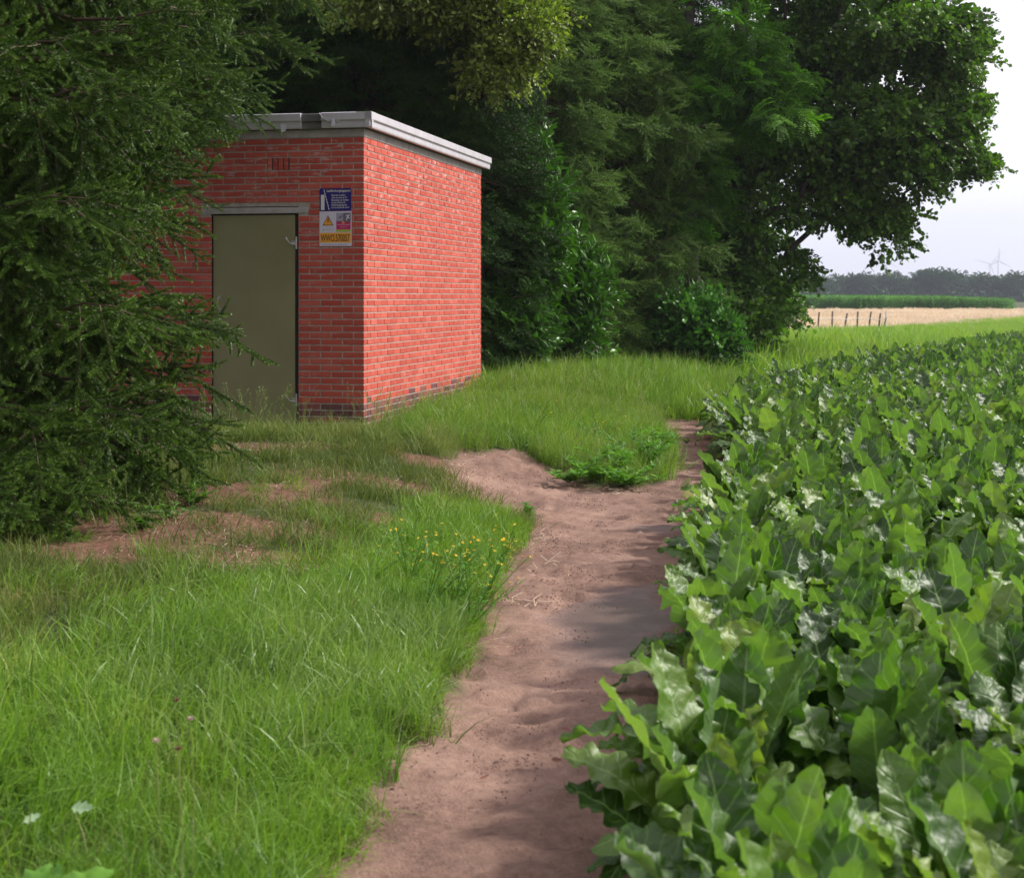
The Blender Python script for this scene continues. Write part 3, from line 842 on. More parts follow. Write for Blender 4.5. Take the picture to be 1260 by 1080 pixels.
# ------------------------------------------------------------------ the signs on the pier
def signs():
    cb, sb = math.cos(BLD['rot']), math.sin(BLD['rot'])
    def at(lx, ly, z): return (BLD['cx'] + lx*cb - ly*sb, BLD['cy'] + lx*sb + ly*cb, z)
    def plate(root, x0, x1, z0, z1, mt, d=0.0, nm='plate', t=.003):
        m = MB(); m.box(x0, x1, -d-t, -d, z0, z1); return m.build(nm, M[mt], root)
    def text(root, s, x, z, size, mt, nm='lettering', width=None, d=.0045, bold=0):
        cu = bpy.data.curves.new(nm, 'FONT'); cu.body = s; cu.size = size; cu.extrude = .0003; cu.offset = bold
        cu.materials.append(M[mt])
        tmp = bpy.data.objects.new('tmp', cu)
        C.objects.link(tmp); dg = bpy.context.evaluated_depsgraph_get(); dg.update()
        me = bpy.data.meshes.new_from_object(tmp.evaluated_get(dg)); bpy.data.objects.remove(tmp)
        me.materials.clear(); me.materials.append(M[mt])
        o = link(nm, me, root); o.rotation_euler = (R(90), 0, 0); o.location = (x, -d, z)
        if width:
            w = max(v.co.x for v in me.vertices) - min(v.co.x for v in me.vertices)
            o.scale = (width / w, 1, 1)
        return o
    W_, H1 = .324, .216
    r1 = thing('warning_sign', at(-.443, -.004, 2.324), 'dark blue ladder sign with pale lettering above the white and orange plate', 'sign', rotz=BLD['rot'])
    p = plate(r1, 0, .316, 0, H1, 's_blue')
    text(p, 'Ladderborgingspunt', .07, .183, .030, 's_cream', width=.238, bold=.0006)
    for k, s in enumerate(['Plaats hier uw ladder', 'onder een hoek van 75°', 'Bevestig uw ladder', 'met haak of band aan het', 'ladderborgingspunt', 'Let op bij harde wind']):
        text(p, s, .118, .143 - k*.0235, .0205, 's_cream', width=.14+.035*((k*7) % 3)/2, bold=.0003)
    m = MB(); m.box(.012, .048, -.0042, -.0032, .008, .155); m.build('pictogram_wall', M['s_cream'], p)
    m = MB()
    for k in range(7):
        t0, t1 = k/7+.01, (k+.72)/7
        xa, za, xb, zb = .042+.055*t0, .205-.2*t0, .042+.055*t1, .205-.2*t1
        m.add([(xa-.004,-.0048,za),(xa+.005,-.0048,za),(xb+.005,-.0048,zb),(xb-.004,-.0048,zb)], [(0,1,2,3)])
    m.add([(.0385,-.0046,.205),(.0415,-.0046,.205),(.0965,-.0046,.005),(.0935,-.0046,.005)], [(0,1,2,3)])
    m.build('pictogram_ladder', M['s_cream'], p)
    r2 = thing('warning_sign', at(-.443, -.004, 1.985), 'white electrical warning plate with yellow triangle and orange number WWO.570057', 'sign', rotz=BLD['rot'])
    p = plate(r2, -.003, .321, 0, .334, 's_white')
    m = MB(); m.box(.004, .314, -.0042, -.0032, .034, .128); m.build('number_band', M['s_orange'], p)
    text(p, 'WWO.570057', .012, .046, .094, 's_dark', width=.292, d=.0052, bold=.0009)
    text(p, 'Bij storing bel de netbeheerder', .03, .012, .012, 's_grey', width=.25)
    def tri(cx, cz, s, d, mt, nm):
        m = MB(); m.add([(cx-s/2,-d,cz),(cx+s/2,-d,cz),(cx,-d,cz+s*.88)], [(0,1,2)]); return m.build(nm, M[mt], p)
    tri(.083, .198, .112, .0038, 's_dark', 'warning_triangle'); tri(.083, .2045, .090, .0046, 's_orange', 'warning_triangle')
    m = MB(); m.add([(.086,-.0054,.272),(.073,-.0054,.242),(.083,-.0054,.244),(.077,-.0054,.212),(.098,-.0054,.250),(.087,-.0054,.248),(.094,-.0054,.272)], [(0,1,2,5,6),(2,3,4,5)])
    m.build('lightning_bolt', M['s_dark'], p)
    tri(.04, .148, .026, .0038, 's_lime', 'small_triangle')
    text(p, 'Hoogspanning', .066, .168, .010, 's_lightgrey', width=.07); text(p, 'Levensgevaar', .066, .152, .010, 's_lightgrey', width=.07)
    text(p, 'Ref. 23', .02, .315, .010, 's_lightgrey')
    m = MB(); m.box(.168, .312, -.0042, -.0032, .226, .318); m.build('sticker', M['s_grey'], p)
    m = MB(); m.box(.170, .236, -.0050, -.0040, .240, .316); m.build('sticker', M['s_lightgrey'], p)
    m = MB(); m.box(.168, .312, -.0052, -.0040, .160, .232); m.build('sticker_band', M['s_magenta'], p)
    m = MB(); m.box(.168, .312, -.0052, -.0040, .136, .159); m.build('sticker_band', M['s_lime'], p)
    m = MB(); m.add([(.262,-.0052,.246),(.272,-.0052,.244),(.282,-.0052,.268),(.300,-.0052,.262),(.303,-.0052,.270),(.290,-.0052,.280),(.306,-.0052,.300),(.298,-.0052,.304),(.284,-.0052,.296),(.268,-.0052,.300),(.264,-.0052,.292),(.276,-.0052,.284)], [tuple(range(12))])
    m.build('pictogram_figure', M['s_white'], p)
    m = MB(); m.add([(.19,-.0054,.275),(.232,-.0054,.300),(.226,-.0054,.282),(.200,-.0054,.262)], [(0,1,2,3)]); m.build('pictogram_figure', M['s_grey'], p)
    tri(.238, .216, .034, .0058, 's_orange', 'small_triangle')
    text(p, 'LEVENSGEVAARLIJK', .174, .200, .014, 's_white', width=.13, d=.0058)
    text(p, 'niet klimmen', .205, .178, .014, 's_white', width=.07, d=.0058)
signs()

# ------------------------------------------------------------------ needle sprays
def spray(seed, length=.46, nshoot=9, needles=190, nlen=.019, nw=.0042, m=None, droop=.5, lod=1.0, flatness=.25):
    r = np.random.default_rng(seed)
    V, Fc, tips = [], [], []
    nv = 0
    stem, gst = MB(), MB()
    shoots = []
    def axis(t): return np.array([length*t, 0, -droop*length*.35*t**2 + .02*math.sin(t*5+seed)])
    pts = np.array([axis(t) for t in np.linspace(0, 1, 6)])
    stem.tube(pts, np.linspace(.0035, .0012, 6), 4)
    shoots.append((axis(.3), axis(1.0)-axis(.3), length*.72, 1.6))
    for i in range(nshoot):
        t = .08 + .88*i/nshoot + r.uniform(-.02, .02)
        side = 1 if i % 2 else -1
        a = R(r.uniform(38, 58))*side
        L = (.19*(1-.45*t)+.03)*r.uniform(.75, 1.15)*length/.46
        d = np.array([math.cos(a), math.sin(a), r.normal(0, flatness) - .25*droop])
        d /= np.linalg.norm(d)
        shoots.append((axis(t), d*L, L, 1.0))
        gst.tube([axis(t), axis(t)+d*L*.5, axis(t)+d*L+np.array([0, 0, .01])], [.0016, .0014, .0012], 3, cap=False)
    for p0, dv, L, k in shoots:
        n = max(6, int(needles*k*L/.13*lod))
        d = dv/np.linalg.norm(dv)
        a = np.cross(d, (0, 0, 1)); a /= np.linalg.norm(a)+1e-9; b = np.cross(d, a)
        t = r.random(n); th = r.random(n)*2*np.pi
        nd = d*.62 + .80*(np.cos(th)[:, None]*a + (np.sin(th)[:, None])*b) ; nd[:, 2] += .08
        nd /= np.linalg.norm(nd, axis=1)[:, None]
        base = p0 + dv*t[:, None]
        l = nlen*r.uniform(.8, 1.2, n)*(1-.25*t)
        sd = np.cross(nd, r.normal(0, 1, (n, 3))); sd /= np.linalg.norm(sd, axis=1)[:, None]
        v = np.stack([base-sd*nw*.5, base+sd*nw*.5, base+nd*l[:, None]], 1).reshape(-1, 3)
        V.append(v); tips.append(np.repeat(np.clip((t-.45)*1.1, 0, .7), 3)*(np.tile([.6, .6, 1.], n)))
        Fc.append(np.arange(3*n).reshape(-1, 3) + nv); nv += 3*n
    gv = np.concatenate(gst.v); gf = [(q[0], q[j], q[j+1]) for q in gst.f for j in range(1, len(q)-1)]
    V.append(gv); Fc.append(np.array(gf)+nv); tips.append(np.zeros(len(gv))); nv += len(gv)
    sv = np.concatenate(stem.v); sf = []
    for q in stem.f:
        for j in range(1, len(q)-1): sf.append((q[0], q[j], q[j+1]))
    me = tri_mesh('needle_spray', np.concatenate(V+[sv]), np.concatenate(Fc+[np.array(sf)+nv]), [m, M['twig']], attrs={'tip': np.concatenate(tips+[np.zeros(len(sv))])})
    mi = np.zeros(len(me.polygons), np.int32); mi[-len(sf):] = 1
    me.polygons.foreach_set('material_index', mi)
    return me
S_near = [spray(i, m=M['needle'], flatness=.35) for i in range(5)]
S_grey = [spray(20+i, nshoot=13, needles=34, nlen=.028, nw=.008, m=M['needle_grey'], lod=1, droop=.8) for i in range(4)]
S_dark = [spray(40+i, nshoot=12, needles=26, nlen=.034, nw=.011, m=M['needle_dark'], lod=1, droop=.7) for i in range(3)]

def conifer(name, x, y, H, radius, label, group=None, key='near', sprays=None, zmin=.25, step=.19, per=8, gap=.10, sc=1.0, droop=.32, zmax=None, trunk_r=.13, cat='spruce tree', seed=1, cut=None, mt='bark', upturn=.18):
    """radius(z, azimuth) -> branch length"""
    r = np.random.default_rng(seed)
    z0 = float(height(x, y))
    root = thing(name, (x, y, z0), label, cat, group)
    tr = MB(); zz = np.linspace(-.1, H, 12)
    tr.tube(np.stack([.04*np.sin(zz*1.1), .04*np.cos(zz*.9), zz], -1), trunk_r*(1-zz.clip(0)/H*.93), 10)
    tr.build('trunk', M[mt], root, smooth=True)
    br = MB(); P, E, S = [], [], []
    z = zmin
    while z < (zmax or H*.97):
        for k in range(int(per*(2.2 if z < .8 else 1))):
            a = r.random()*2*np.pi
            L = radius(z, a)*r.uniform(.78, 1.08)
            if L < .1: continue
            zs = z + r.uniform(-.08, .08) + L*droop*.55
            n = 8; t = np.linspace(0, 1, n)
            zz = zs - L*droop*t**1.2 + upturn*L*smooth(.55, 1, t)
            zz = np.maximum(zz, .05)
            curve = r.normal(0, .12)
            aa = a + curve*t**2
            pts = np.stack([L*t*np.cos(aa), L*t*np.sin(aa), zz], -1)
            br.tube(pts, np.linspace(.006+.011*L, .003, n), 5, cap=False)
            m = max(3, int(L*.8/gap)*2)
            for j in range(m):
                tt = 1 - .78*(j/m)**1.0*r.uniform(.9, 1.0)
                i = min(int(tt*(n-1)), n-2); f = tt*(n-1)-i
                p = pts[i]*(1-f)+pts[i+1]*f
                d = pts[i+1]-pts[i]; d /= np.linalg.norm(d)
                side = 1 if j % 2 else -1
                sd = np.array([-d[1], d[0], 0])*side
                ang = r.uniform(.35, 1.1) * (0 if j == 0 else 1)
                dd = d*math.cos(ang) + sd*math.sin(ang) + np.array([0, 0, r.normal(-.22, .25)])
                if r.random() < .22 and j > 2: dd = d*.3 + sd*.3*r.random() + np.array([0, 0, -1.0])
                P.append(p); E.append(dd); S.append(sc*r.uniform(.65, 1.1)*(.8 if tt > .9 else 1.0)*min(1, .5+L*.4))
        z += step*r.uniform(.85, 1.15)
    br.build('branches', M['twig'], root)['kind'] = 'stuff'
    P, E, S = np.array(P), np.array(E), np.array(S)
    if cut is not None:
        k = cut(P[:, 0]+x, P[:, 1]+y, P[:, 2]+z0); P, E, S = P[k], E[k], S[k]
    rot = dir_euler(E, r.normal(0, .45, len(P)))
    o = scatter('crown', key, sprays, P, rot, S, parent=root)
    o['kind'] = 'stuff'
    return root

def r_front(z, a):
    b = np.interp(z, [0, .5, .9, 1.3, 1.9, 2.2, 2.6, 3.4, 5, 7, 9], [1.5, 1.62, 1.85, 1.68, 1.8, 2.05, 2.0, 2.0, 1.8, 1.1, .1])
    b += .95*max(0., math.cos(a+1.55))**2*float(smooth(1.2, .4, z)) - .12*max(0., math.cos(a)) + .14*math.exp(-((z-1.1)/.10)**2)*max(0., math.cos(a))**2
    return float(b * (1 + .10*math.sin(3*a+z*2.1) + .07*math.sin(7*a-z*3)))
conifer('spruce_tree', -3.68, 9.1, 9.0, r_front, 'big dark green spruce at the left edge, its branches covering the door corner', 'spruces beside the brick building', sprays=S_near, step=.2, per=8, gap=.16, sc=1.3, zmin=.12, zmax=6.5, seed=3)
def r_roof(z, a):
    b = np.interp(z, [0, 2.2, 2.7, 3.1, 4, 6, 8, 10], [.9, 1.0, 1.5, 2.1, 2.3, 2.1, 1.2, .1])
    return float(b * (1 + .10*math.sin(3*a+z*1.7)))
conifer('spruce_tree', -4.1, 12.6, 10.0, r_roof, 'second spruce whose upper branches hang over the flat roof corner', 'spruces beside the brick building', sprays=S_near, step=.22, per=8, gap=.16, sc=1.3, zmax=6.2, seed=5,
        cut=lambda X, Y, Z: ~in_building(X, Y, .2) | (Z > 3.45))

# ------------------------------------------------------------------ trees behind
def leafy_twig(seed, m, n=16, L=.35, leaf=.085, w=.55, droop=.3, fold=.25, stem=True, spread=.9):
    r = np.random.default_rng(seed); V, Fc = [], []; k = 0
    ax = lambda t: np.array([L*t, .03*math.sin(t*4+seed), -droop*L*t**2])
    for i in range(n):
        t = .1+.9*(i+r.random()*.5)/n
        a = r.uniform(0, 2*np.pi)
        d = np.array([.5, math.cos(a)*spread, math.sin(a)*spread*.7 + .1]); d /= np.linalg.norm(d)
        p = ax(t) + d*.02
        l = leaf*r.uniform(.7, 1.2)
        nrm = r.normal(0, .45, 3) + np.array([0, 0, 1.0]); s = np.cross(d, nrm); s /= np.linalg.norm(s); nn = np.cross(s, d)
        wd = l*w*.5
        v = [p, p+d*l*.35+s*wd+nn*fold*wd, p+d*l*.8+s*wd*.6+nn*fold*wd*.5-nn*.05*l, p+d*l-nn*.15*l, p+d*l*.8-s*wd*.6+nn*fold*wd*.5-nn*.05*l, p+d*l*.35-s*wd+nn*fold*wd, p+d*l*.5]
        V.append(np.array(v)); Fc += [(k, k+1, k+6), (k+1, k+2, k+6), (k+2, k+3, k+6), (k+3, k+4, k+6), (k+4, k+5, k+6), (k+5, k, k+6)]; k += 7
    if stem:
        mb = MB(); mb.tube([ax(0), ax(.5), ax(1)], [.005, .0035, .002], 3, cap=False)
        sv = np.concatenate(mb.v); sf = []
        for q in mb.f: sf += [(q[0]+k, q[1]+k, q[2]+k), (q[0]+k, q[2]+k, q[3]+k)]
        V.append(sv); nf = len(Fc); Fc += sf
    me = tri_mesh('leafy_twig', np.concatenate(V), np.array(Fc), [m, M['twig']])
    if stem:
        mi = np.zeros(len(me.polygons), np.int32); mi[nf:] = 1; me.polygons.foreach_set('material_index', mi)
    return me
def pinnate_twig(seed, m, n=5, L=.4):
    """locust twig: drooping feather leaves with paired leaflets"""
    r = np.random.default_rng(seed); V, Fc = [], []; k = 0
    for i in range(n):
        t = (i+.5)/n; side = 1 if i % 2 else -1
        a = side*R(r.uniform(20, 60)); d = np.array([math.cos(a), math.sin(a), r.uniform(-.15, .2)])
        p0 = np.array([L*t*.8, 0, -.05*t]); fl = r.uniform(.24, .34)
        s = np.cross(d, (0, 0, 1)); s /= np.linalg.norm(s)
        for j in range(8):
            u = (j+1)/8.5
            p = p0 + d*fl*u + np.array([0, 0, -.35*fl*u*u])
            for q in (-1, 1):
                dd = s*q*.9 + d*.35 + np.array([0, 0, r.uniform(-.3, .05)]); dd /= np.linalg.norm(dd)
                l = .075*(1-.35*abs(u-.5)); e = np.cross(dd, (0, 0, 1.)); e = e/np.linalg.norm(e)*.015
                V.append(np.array([p, p+dd*l*.5+e, p+dd*l, p+dd*l*.5-e])); Fc.append((k, k+1, k+2, k+3)); k += 4
    return tri_mesh('feather_leaf', np.concatenate(V), np.array(Fc), [m])
TW = {
    'maple': [leafy_twig(i, M['maple'], 18, .38, .10, .8, .4) for i in range(4)],
    'olive': [leafy_twig(10+i, M['olive'], 16, .35, .075, .6, .5) for i in range(4)],
    'hazel': [leafy_twig(20+i, M['hazel'], 14, .35, .09, .75, .2) for i in range(3)],
    'laurel': [leafy_twig(30+i, M['laurel'], 13, .42, .15, .36, .0, fold=.35, spread=.75) for i in range(4)],
    'locust': [pinnate_twig(i, M['locust']) for i in range(4)],
    'far': [leafy_twig(50+i, M['far_leaves'], 34, 1.7, .42, .8, .2, stem=False, spread=1.0) for i in range(3)],
}

def leafy_tree(name, base, H, blobs, label, cat, key, twigs=26, group=None, clusters=90, sc=1.0, trunk_r=.16, mt='bark_grey', seed=1, flatness=.45, stems=1, cr_=.55, droopy=.15, shell=.35, top=None):
    """blobs: list of (centre xyz, radii xyz, weight) in world space"""
    r = np.random.default_rng(seed)
    bx, by = base; z0 = float(height(bx, by))
    root = thing(name, (bx, by, z0), label, cat, group)
    off = np.array([bx, by, z0])
    tr = MB(); nz_ = 9
    lines = []
    for s in range(stems):
        zz = np.linspace(-.1, H, nz_); ph = r.random()*6
        lean = r.normal(0, .06 if stems == 1 else .22, 2)
        pts = np.stack([.10*np.sin(zz*.6+ph)+lean[0]*zz*.5 - .1*math.sin(ph), .10*np.cos(zz*.5+ph)+lean[1]*zz*.5 - .1*math.cos(ph), zz], -1)
        tr.tube(pts, trunk_r*(1-np.linspace(0, 1, nz_)*.85)*(1 if s == 0 else .7), 9); lines.append(pts)
    tr.build('trunk', M[mt], root, smooth=True)
    w = np.array([b[2] for b in blobs], float); w /= w.sum()
    br = MB(); P, E, S = [], [], []
    centres = []
    for c in range(clusters):
        b = blobs[r.choice(len(blobs), p=w)]
        d = r.normal(0, 1, 3); d /= np.linalg.norm(d)
        rr = (shell + (1-shell)*r.random())
        cc = np.array(b[0]) + d*rr*np.array(b[1]) - off
        if cc[2] < .25: cc[2] = .25 + r.random()*.4
        centres.append(cc)
    centres.sort(key=lambda q: np.hypot(q[0], q[1]) + .3*abs(q[2]-H*.5))
    # limbs grow outwards: every clump hangs on the nearest wood that is lower and further in
    nodes = [p for ln in lines for p in ln[1:]]; parent = [-1]*len(nodes); nt = len(nodes)
    for cc in centres:
        A = np.array(nodes); dv = cc - A
        cost = np.linalg.norm(dv, axis=1) + np.maximum(0, -dv[:, 2]+.25)*1.6 + .12*(np.arange(len(nodes)) >= nt)
        parent.append(int(np.argmin(cost))); nodes.append(cc)
    cnt = np.ones(len(nodes))
    for i in range(len(nodes)-1, nt-1, -1):
        if parent[i] >= nt: cnt[parent[i]] += cnt[i]
    for i in range(nt, len(nodes)):
        p0, cc = nodes[parent[i]], nodes[i]
        t = np.linspace(0, 1, 6)[:, None]; ln_ = np.linalg.norm(cc-p0)
        pts = p0*(1-t)+cc*t + np.array([0, 0, ln_*.10])*np.sin(t*np.pi) + r.normal(0, .04*min(1, ln_), (6, 3))*np.sin(t*np.pi)
        r0 = .008*math.sqrt(cnt[i])*1.25 + .003*ln_
        br.tube(pts, np.linspace(r0, max(.005, r0*.7), 6), 5, cap=False)
        outd = cc - np.array([0, 0, cc[2]*.8]); outd = outd/(np.linalg.norm(outd)+1e-6)
        crad = cr_*r.uniform(.6, 1.25)
        m = int(twigs*r.uniform(.6, 1.3))
        q = r.normal(0, 1, (m, 3)); q /= np.linalg.norm(q, axis=1)[:, None]
        q *= (r.random(m)**.45)[:, None]*crad; q[:, 2] *= flatness
        q[:, 2] -= droopy*(np.hypot(q[:, 0], q[:, 1])/crad)**2*crad
        P.append(cc+q); dd = q/ (crad) + outd*.45 + r.normal(0, .3, (m, 3)); dd[:, 2] -= droopy
        E.append(dd); S.append(sc*r.uniform(.7, 1.2, m))
    br.build('branches', M['bark'], root)['kind'] = 'stuff'
    P, E, S = np.concatenate(P), np.concatenate(E), np.concatenate(S)
    k = P[:, 2] > .1; P, E, S = P[k], E[k], S[k]
    o = scatter('crown', key, TW[key], P, dir_euler(E, r.normal(0, .5, len(P))), S, parent=root)
    return root

def blob(px, py, rx, ry, Y, depth=None, w=1.0):
    s = Y/F
    return (P3(px, py, Y), (rx*s, depth or rx*s, ry*s), w)

# big broadleaf tree at the end of the row, its limbs reaching over the field
Y = 30.5
leafy_tree('broadleaf_tree', (4.45, 30.5), 10.5,
    [blob(1050, 40, 130, 130, Y, 2.4, 2.2), blob(1105, 180, 85, 55, Y, 1.6, 1.1), blob(905, 320, 45, 80, Y, 1.2, 1.0), blob(970, 170, 110, 120, Y, 1.8, 1.6),
     blob(1060, 262, 40, 16, Y, .5, .22), blob(1100, 300, 12, 15, Y, .2, .05), blob(1185, 205, 26, 25, Y, .6, .18), blob(1160, 60, 38, 75, Y, 1.2, .8), blob(1150, 140, 45, 40, Y, 1, .5), blob(1000, -170, 190, 160, Y, 3, 1.6), blob(925, 380, 15, 30, Y, .7, .25), blob(970,325,14,15,Y,.5,.12), blob(1030,215,60,30,Y,1,.4)],
    'largest broadleaf tree at the right end of the row, limbs overhanging the field', 'tree', 'maple', twigs=34, clusters=290, cr_=.5, seed=11, trunk_r=.26)
leafy_tree('locust_tree', (3.3, 28.6), 9.5,
    [blob(850, 80, 90, 120, 28.6, 1.7, 2), blob(835, 250, 60, 90, 28.6, 1.0, 1), blob(930, 120, 55, 60, 27.8, .8, .6), blob(850, -120, 120, 110, 28.6, 2, 1)],
    'locust tree with drooping feathery leaves left of the largest tree', 'tree', 'locust', twigs=26, clusters=120, cr_=.6, seed=12, flatness=.3, droopy=.35, trunk_r=.2)
# filling darker trees deeper in the wood
leafy_tree('broadleaf_tree', (3.9, 34), 9,
    [blob(880, 300, 80, 130, 34, 1.5, 1.5), blob(915, 380, 35, 45, 33, 1, .6), blob(900, 110, 90, 120, 34, 1.5, .9)],
    'shaded tree deep between the locust and the largest tree', 'tree', 'maple', twigs=30, clusters=100, cr_=.7, seed=13)
conifer('spruce_tree', 1.55, 27.4, 9.5, lambda z, a: float(np.interp(z, [0, 1, 2.5, 5, 7, 9.5], [1.55, 1.75, 1.95, 1.5, 1.1, .1]) * (1+.18*math.sin(3*a+z)+.12*math.sin(5*a-2.3*z))),
        'broad grey green spruce in the middle of the tree row', 'conifers of the tree row', key='grey', sprays=S_grey, step=.22, per=9, gap=.15, sc=1.25, seed=21, zmax=8.2)
conifer('spruce_tree', .55, 25.6, 9.5, lambda z, a: float(np.interp(z, [0, 2, 5, 7, 9.5], [.95, 1.05, 1.1, .8, .1]) * (1+.15*math.sin(3*a+z*1.3))),
        'narrow grey green conifer between the two glossy laurels', 'conifers of the tree row', key='grey', sprays=S_grey, step=.22, per=8, gap=.15, sc=1.15, seed=22, zmax=8.2)
conifer('yew_tree', -.55, 22.6, 7.5, lambda z, a: float(np.interp(z, [0, 2, 4, 5.2, 7.5], [.8, .9, .95, .7, .1]) * (1+.15*math.sin(4*a+z*1.3))),
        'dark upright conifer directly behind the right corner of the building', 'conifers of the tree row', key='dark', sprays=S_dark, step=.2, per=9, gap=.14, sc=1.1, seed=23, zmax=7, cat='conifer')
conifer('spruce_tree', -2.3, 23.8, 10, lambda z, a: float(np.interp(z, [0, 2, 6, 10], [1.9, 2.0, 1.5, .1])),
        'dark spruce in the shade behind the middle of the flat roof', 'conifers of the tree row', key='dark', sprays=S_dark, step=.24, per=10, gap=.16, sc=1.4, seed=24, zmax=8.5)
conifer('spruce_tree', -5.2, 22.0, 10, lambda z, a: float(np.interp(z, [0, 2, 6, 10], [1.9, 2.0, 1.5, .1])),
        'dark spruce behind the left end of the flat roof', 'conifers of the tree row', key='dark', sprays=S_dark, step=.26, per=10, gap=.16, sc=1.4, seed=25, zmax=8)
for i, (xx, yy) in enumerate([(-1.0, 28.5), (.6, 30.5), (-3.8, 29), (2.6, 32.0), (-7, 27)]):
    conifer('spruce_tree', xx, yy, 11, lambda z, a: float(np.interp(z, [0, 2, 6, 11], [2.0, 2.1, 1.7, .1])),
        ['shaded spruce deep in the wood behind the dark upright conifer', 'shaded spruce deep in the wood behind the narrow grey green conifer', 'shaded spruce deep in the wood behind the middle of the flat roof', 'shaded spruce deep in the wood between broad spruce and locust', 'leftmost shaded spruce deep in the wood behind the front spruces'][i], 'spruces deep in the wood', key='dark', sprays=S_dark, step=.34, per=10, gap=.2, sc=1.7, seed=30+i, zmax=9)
leafy_tree('olive_leaved_tree', (-.75, 23.3), 5.9,
    [blob(635, 35, 55, 40, 21.3, .8, 1.2), blob(560, -5, 70, 22, 21.0, .8, 1.0), blob(470, -15, 60, 15, 20.6, .7, .9), blob(615, 95, 15, 30, 21.3, .4, .2), blob(560, -90, 150, 60, 21.3, 1.2, 1.2)],
    'light olive leaved tree arching over the building from behind', 'tree', 'olive', twigs=34, clusters=110, cr_=.34, seed=14, trunk_r=.09, flatness=.6, mt='bark')
def laurel(px, y, pz, blobs, label, seed, n=60):
    x = (px-CX)/F*y
    leafy_tree('laurel_shrub', (x, y), 2.6, blobs, label, 'shrub', 'laurel', twigs=16, clusters=n, cr_=.24, seed=seed, trunk_r=.03, flatness=1, stems=3, group='glossy laurels of the tree row', droopy=-.25)
laurel(640, 23.2, 0, [blob(655, 300, 22, 75, 23.2, .35, 1.2), blob(632, 400, 32, 55, 23.1, .4, 1.4), blob(645, 220, 14, 50, 23.4, .25, .5)], 'tall glossy laurel between the building corner and the narrow conifer', 41, 140)
laurel(705, 24.6, 0, [blob(716, 350, 16, 36, 24.6, .3, 1), blob(703, 410, 18, 35, 24.6, .3, 1)], 'smaller pale glossy laurel at the foot of the broad spruce', 42, 34)
leafy_tree('leafy_shrub', (3.1, 26.2), 1.6, [blob(852, 405, 42, 32, 26.2, .6, 1.2), blob(870, 425, 30, 22, 26, .5, .6)],
    'round bright green shrub in front of the shaded trunks', 'shrub', 'hazel', twigs=16, clusters=60, cr_=.26, seed=43, trunk_r=.02, flatness=1, stems=5, droopy=0)
leafy_tree('leafy_shrub', (4.6, 28.8), 1.4, [blob(915, 415, 25, 25, 28.8, .6, 1)],
    'dark shrub below the overhanging limbs at the field corner', 'shrub', 'maple', twigs=18, clusters=40, cr_=.35, seed=44, trunk_r=.02, flatness=1, stems=4, droopy=0)

# ------------------------------------------------------------------ sugar beets
def beet_leaf(seed, bend, ruffle, L=.25, W=.15, stalk=.17, nu=12, nv=6, cup=0.2):
    """grows along +X from the crown: stalk, then crinkled blade; leafuv.x < 0 on the stalk"""
    r = np.random.default_rng(seed)
    ph, ph2, k1, k2 = r.random()*6, r.random()*6, r.uniform(13, 19), r.uniform(22, 32)
    V, UV, Fc = [], [], []
    ns = 3
    # centre line
    tot = stalk + L; N = ns + nu + 1
    s = np.r_[np.linspace(0, stalk, ns, endpoint=False), stalk + np.linspace(0, L, nu+1)]
    ang = np.zeros(N); pos = np.zeros((N, 2))
    for i in range(1, N):
        t = s[i]/tot
        ang[i] = -bend*t**1.8*1.3
        ds = s[i]-s[i-1]
        pos[i] = pos[i-1] + ds*np.array([math.cos((ang[i]+ang[i-1])/2), math.sin((ang[i]+ang[i-1])/2)])
    for i in range(N):
        u = (s[i]-stalk)/L
        if u < 0: hw = .006 + .004*(1+u)
        else:
            hw = W/2*max(0., math.sin(math.pi*min(.985, u*.95+.03)**.82))**.62*(1+.035*math.sin(u*k1*1.6+ph)+.02*math.sin(u*k2*2.2+ph2))
            hw = max(hw, .009 if u < .5 else .006)
        nx, nz_ = -math.sin(ang[i]), math.cos(ang[i])
        for j in range(nv+1):
            v = -1 + 2*j/nv
            y = v*hw
            off = 0
            if u >= 0:
                rf = ruffle*abs(v)**1.6*(math.sin(u*k1*1.25+ph+v*1.2)*.7 + math.sin(u*k2*1.3+ph2-v*2)*.5)*math.sin(math.pi*min(1, u+.08))**.5
                off = W*.022*math.sin(u*30+3*abs(v)+ph)*math.sin(abs(v)*5+.4) + rf*W*.19 + (abs(v) > .8)*W*.022*math.sin(u*46+ph+2*v)*(u > .05) + cup*abs(v)**1.3*W*.30 + r.normal(0, .0026)*(abs(v) > .05)*(1-abs(v)*.2) - .012*(abs(v) < .1)*(u > 0)*0
            else: off = .004*(abs(v))
            V.append((pos[i, 0]+nx*off, y, pos[i, 1]+nz_*off)); UV.append((u if u >= 0 else -1, v, 0))
    w = nv+1
    for i in range(N-1):
        for j in range(nv): Fc.append((i*w+j, (i+1)*w+j, (i+1)*w+j+1, i*w+j+1))
    return np.array(V), np.array(Fc), np.array(UV)
LEAF = []
specs = [(.25,.35,.30),(.5,.5,.2),(.8,.6,.3),(1.15,.5,.1),(1.5,.6,.0),(.6,.8,-.25),(1.9,.7,-.2),(.35,.4,.6),(1.0,.8,.4),(1.3,.4,-.3)]
for i, (b, rf, cp) in enumerate(specs):
    v, f, uv = beet_leaf(60+i, b, rf, L=.25*rng.uniform(.9, 1.1), W=.142*rng.uniform(.85, 1.15), cup=cp, nu=26, nv=8)
    LEAF.append((v, f, uv, tri_mesh('beet_leaf', v, f, [M['beet']], True, uv=uv)))
upright, arching, low = [0, 1, 5, 7], [2, 8, 3, 9, 1], [4, 6, 3, 8]

